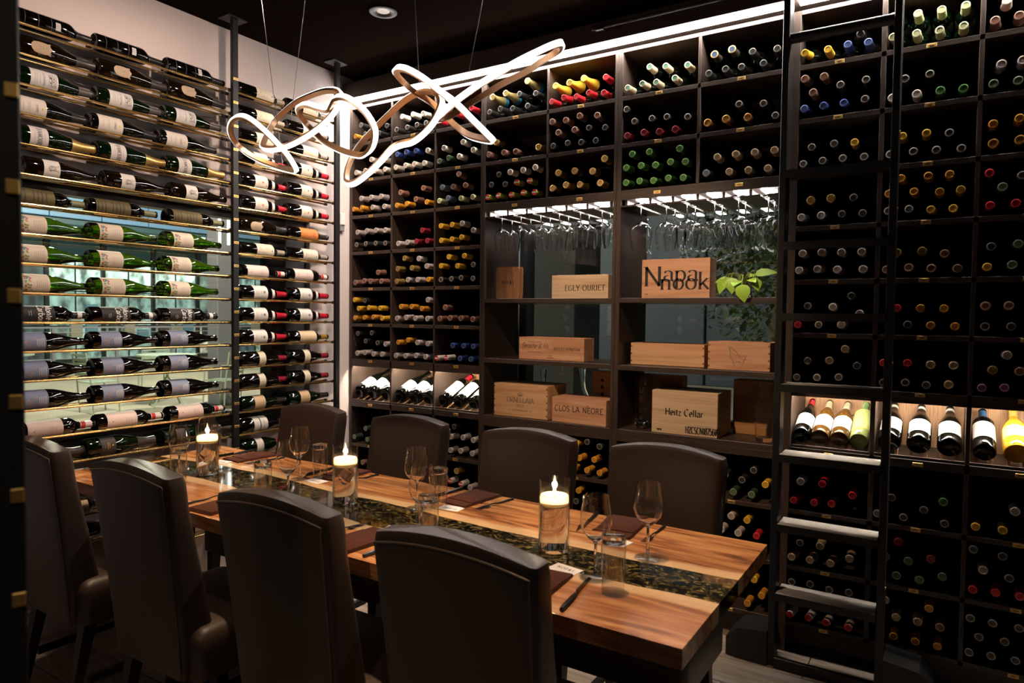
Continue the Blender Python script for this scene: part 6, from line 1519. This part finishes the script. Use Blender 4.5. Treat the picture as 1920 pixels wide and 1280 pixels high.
for y in (-6, -2, 0, 2, 4, 6, 9):
    MB().lathe([(0, -.02), (.10, -.02), (.10, 0), (0, 0)], 14).build('soffit_light', mat('soffit_lamp', (1, 1, 1), .5, emit=(.9, 1, .92), es=14), bld, M=T(1.0, y, 3.655))
t = thing('plaza_railing', 'thin steel cable railing along the plaza edge', 'railing', (-17, 5, -.09))
for i in range(14):
    MB().box(-.03, .03, -9 + i * 1.4 - .03, -9 + i * 1.4 + .03, 0, 1.1).build('railing_post', M_GREYP, t, False)
for k in range(5): MB().tube([(0, -9.2, .2 + k * .2), (0, 9.4, .2 + k * .2)], .012, 6).build('cable', M_GREYP, t)
MB().box(-.03, .03, -9.2, 9.4, 1.1, 1.14).build('top_rail', M_GREYP, t, False)
t = thing('plaza_column', 'slim grey plaza column with light strip and round base plate', 'column', (-10.05, 3.84, -.09))
MB().box(-.14, .14, -.14, .14, 0, 5.0, 0, .01).build('shaft', M_GREYP, t, False)
MB().lathe([(0, 0), (.30, 0), (.30, .02), (0, .02)], 20).build('base_plate', M_MULL, t)
for y in (-.10, .06): MB().box(.141, .15, y - .02, y + .02, 2.6, 3.6).build('light_strip', mat('column_lamp', (1, 1, 1), .5, emit=(.9, 1, .95), es=3), t, False)
M_CAFE = mat('pale_green_metal', (.42, .52, .40), .4)
def cafe_table(x, y, label):
    t = thing('cafe_table', label, 'table', (x, y, -.09), 0, 'cafe tables on the plaza')
    MB().lathe([(0, .80), (.44, .80), (.44, .825), (0, .825)], 24).build('table_top', M_CAFE, t)
    for a in range(4):
        MB().tube([(.32 * cos(a * pi / 2 + .4), .32 * sin(a * pi / 2 + .4), 0), (-.2 * cos(a * pi / 2 + .4), -.2 * sin(a * pi / 2 + .4), .80)], .013, 6).build('leg', M_CAFE, t)
def cafe_chair(x, y, rz, label):
    t = thing('cafe_chair', label, 'chair', (x, y, -.09), rz, 'cafe chairs on the plaza')
    for i in range(5): MB().box(-.20, .20, -.19 + i * .085, -.125 + i * .085, .45, .462).build('seat_slat', M_CAFE, t, False)
    for i in range(5): MB().box(-.20, .20, -.225 - i * .012, -.213 - i * .012, .56 + i * .07, .60 + i * .07).build('back_slat', M_CAFE, t, False)
    for sx_ in (-.2, .2):
        MB().tube([(sx_, -.17, 0), (sx_, -.20, .45), (sx_, -.27, .90)], .012, 6).build('leg', M_CAFE, t)
        MB().tube([(sx_, .20, 0), (sx_, .18, .45)], .012, 6).build('leg', M_CAFE, t)
        MB().tube([(sx_, -.20, .66), (sx_, .16, .66), (sx_, .18, .45)], .011, 6).build('arm', M_CAFE, t)
cafe_table(-10.5, 3.2, 'round pale green metal table on the plaza before the grey column')
cafe_table(-12.3, 1.6, 'round pale green metal table on the plaza, farther toward the shop')
cafe_table(-9.6, 5.6, 'round pale green metal table on the plaza beyond the grey column')
for x, y, rz, l in ((-10.6, 2.2, 0, 'pale slatted metal chair at the plaza table, nearer the entrance side'), (-9.5, 3.5, 1.9, 'pale slatted metal chair turned between plaza table and window'), (-12.5, .6, .2, 'pale slatted metal chair by the far plaza table'), (-9.7, 4.7, .1, 'pale slatted metal chair beyond the grey plaza column'), (-11.6, 3.6, 1.2, 'pale slatted metal chair behind the nearer plaza table')):
    cafe_chair(x, y, rz, l)
t = thing('grey_pillar', 'broad dark grey pillar outside the window behind the stemware', 'pillar', (-3.3, 3.1, -.09))
MB().box(-.28, .28, -.28, .28, 0, 5, 0, .01).build('shaft', mat('dark_grey_cladding', (.06, .06, .062), .6), t, False)
MB().box(-.29, .29, -.29, .29, 0, .15, 0, .01).build('plinth', M_MULL, t, False)
t = thing('office_building', 'blue-grey building seen past the pillar through the back window', 'building', (-4.5, 12, -.09))
for i in range(5):
    for j in range(3):
        MB().box(-6 + i * 2.0, -6 + i * 2.0 + 1.96, 0, .2, j * 2.2, j * 2.2 + 2.16, 0, .02).build('wall_panel', mat('slate_blue_panel', (.035, .05, .075), .5), t, False)
M_BARK = mat('tree_bark', (.05, .035, .025), .8)
M_TREE = mat('tree_foliage', (.05, .10, .025), .6)
def tree(x, y, h, r, seed, label):
    rn = random.Random(seed)
    t = thing('street_tree', label, 'tree', (x, y, -.09), 0, 'street trees behind the back window')
    MB().tube([(0, 0, 0), (.05, 0, h * .4), (.02, .05, h * .75)], [.11, .09, .04], 8).build('trunk', M_BARK, t)
    mb = MB()
    for i in range(3200):
        a, b, q = rn.uniform(0, 2 * pi), rn.uniform(-1, 1), rn.random() ** .4
        c = Vector((q * r * math.sqrt(1 - b * b) * cos(a), q * r * math.sqrt(1 - b * b) * sin(a), h * .62 + q * r * 1.15 * b))
        d = Vector((rn.uniform(-1, 1), rn.uniform(-1, 1), rn.uniform(-1, .4))).normalized(); e = d.cross(Vector((0, .3, 1))).normalized()
        s_ = rn.uniform(.025, .055)
        mb.add([c, c + d * s_ + e * s_ * .5, c + d * 2 * s_, c + d * s_ - e * s_ * .5], [(0, 1, 2, 3)])
    o = mb.build('foliage', M_TREE, t, False, fix=False); o['kind'] = 'stuff'
tree(-.9, 3.0, 3.4, .95, 1, 'dark green street tree behind the glass shelf with the plant')
tree(-1.9, 6.2, 3.8, 1.2, 2, 'street tree farther back behind the stemware cabinet')
tree(1.4, 4.4, 3.4, 1.1, 3, 'street tree behind the ladder end of the back window')

for nm, loc, e, c in (('plaza_fill', (-8.0, 1.5, 5.0), 1500, (1, .92, .72)), ('plaza_fill', (-13.0, 6.0, 5.0), 1800, (1, .93, .76)), ('canopy_lamp', (-18.0, 3.0, 3.3), 200, (.8, 1, .88)), ('tree_fill', (-.6, 1.6, 3.9), 28, (.95, 1, .75))):  # the plaza points and the one by the trees are unseen fills, added for brightness
    ld = bpy.data.lights.new(nm, 'POINT'); ld.energy = e; ld.color = c; ld.shadow_soft_size = .15
    lo = inst(nm, ld, None, T(*loc))
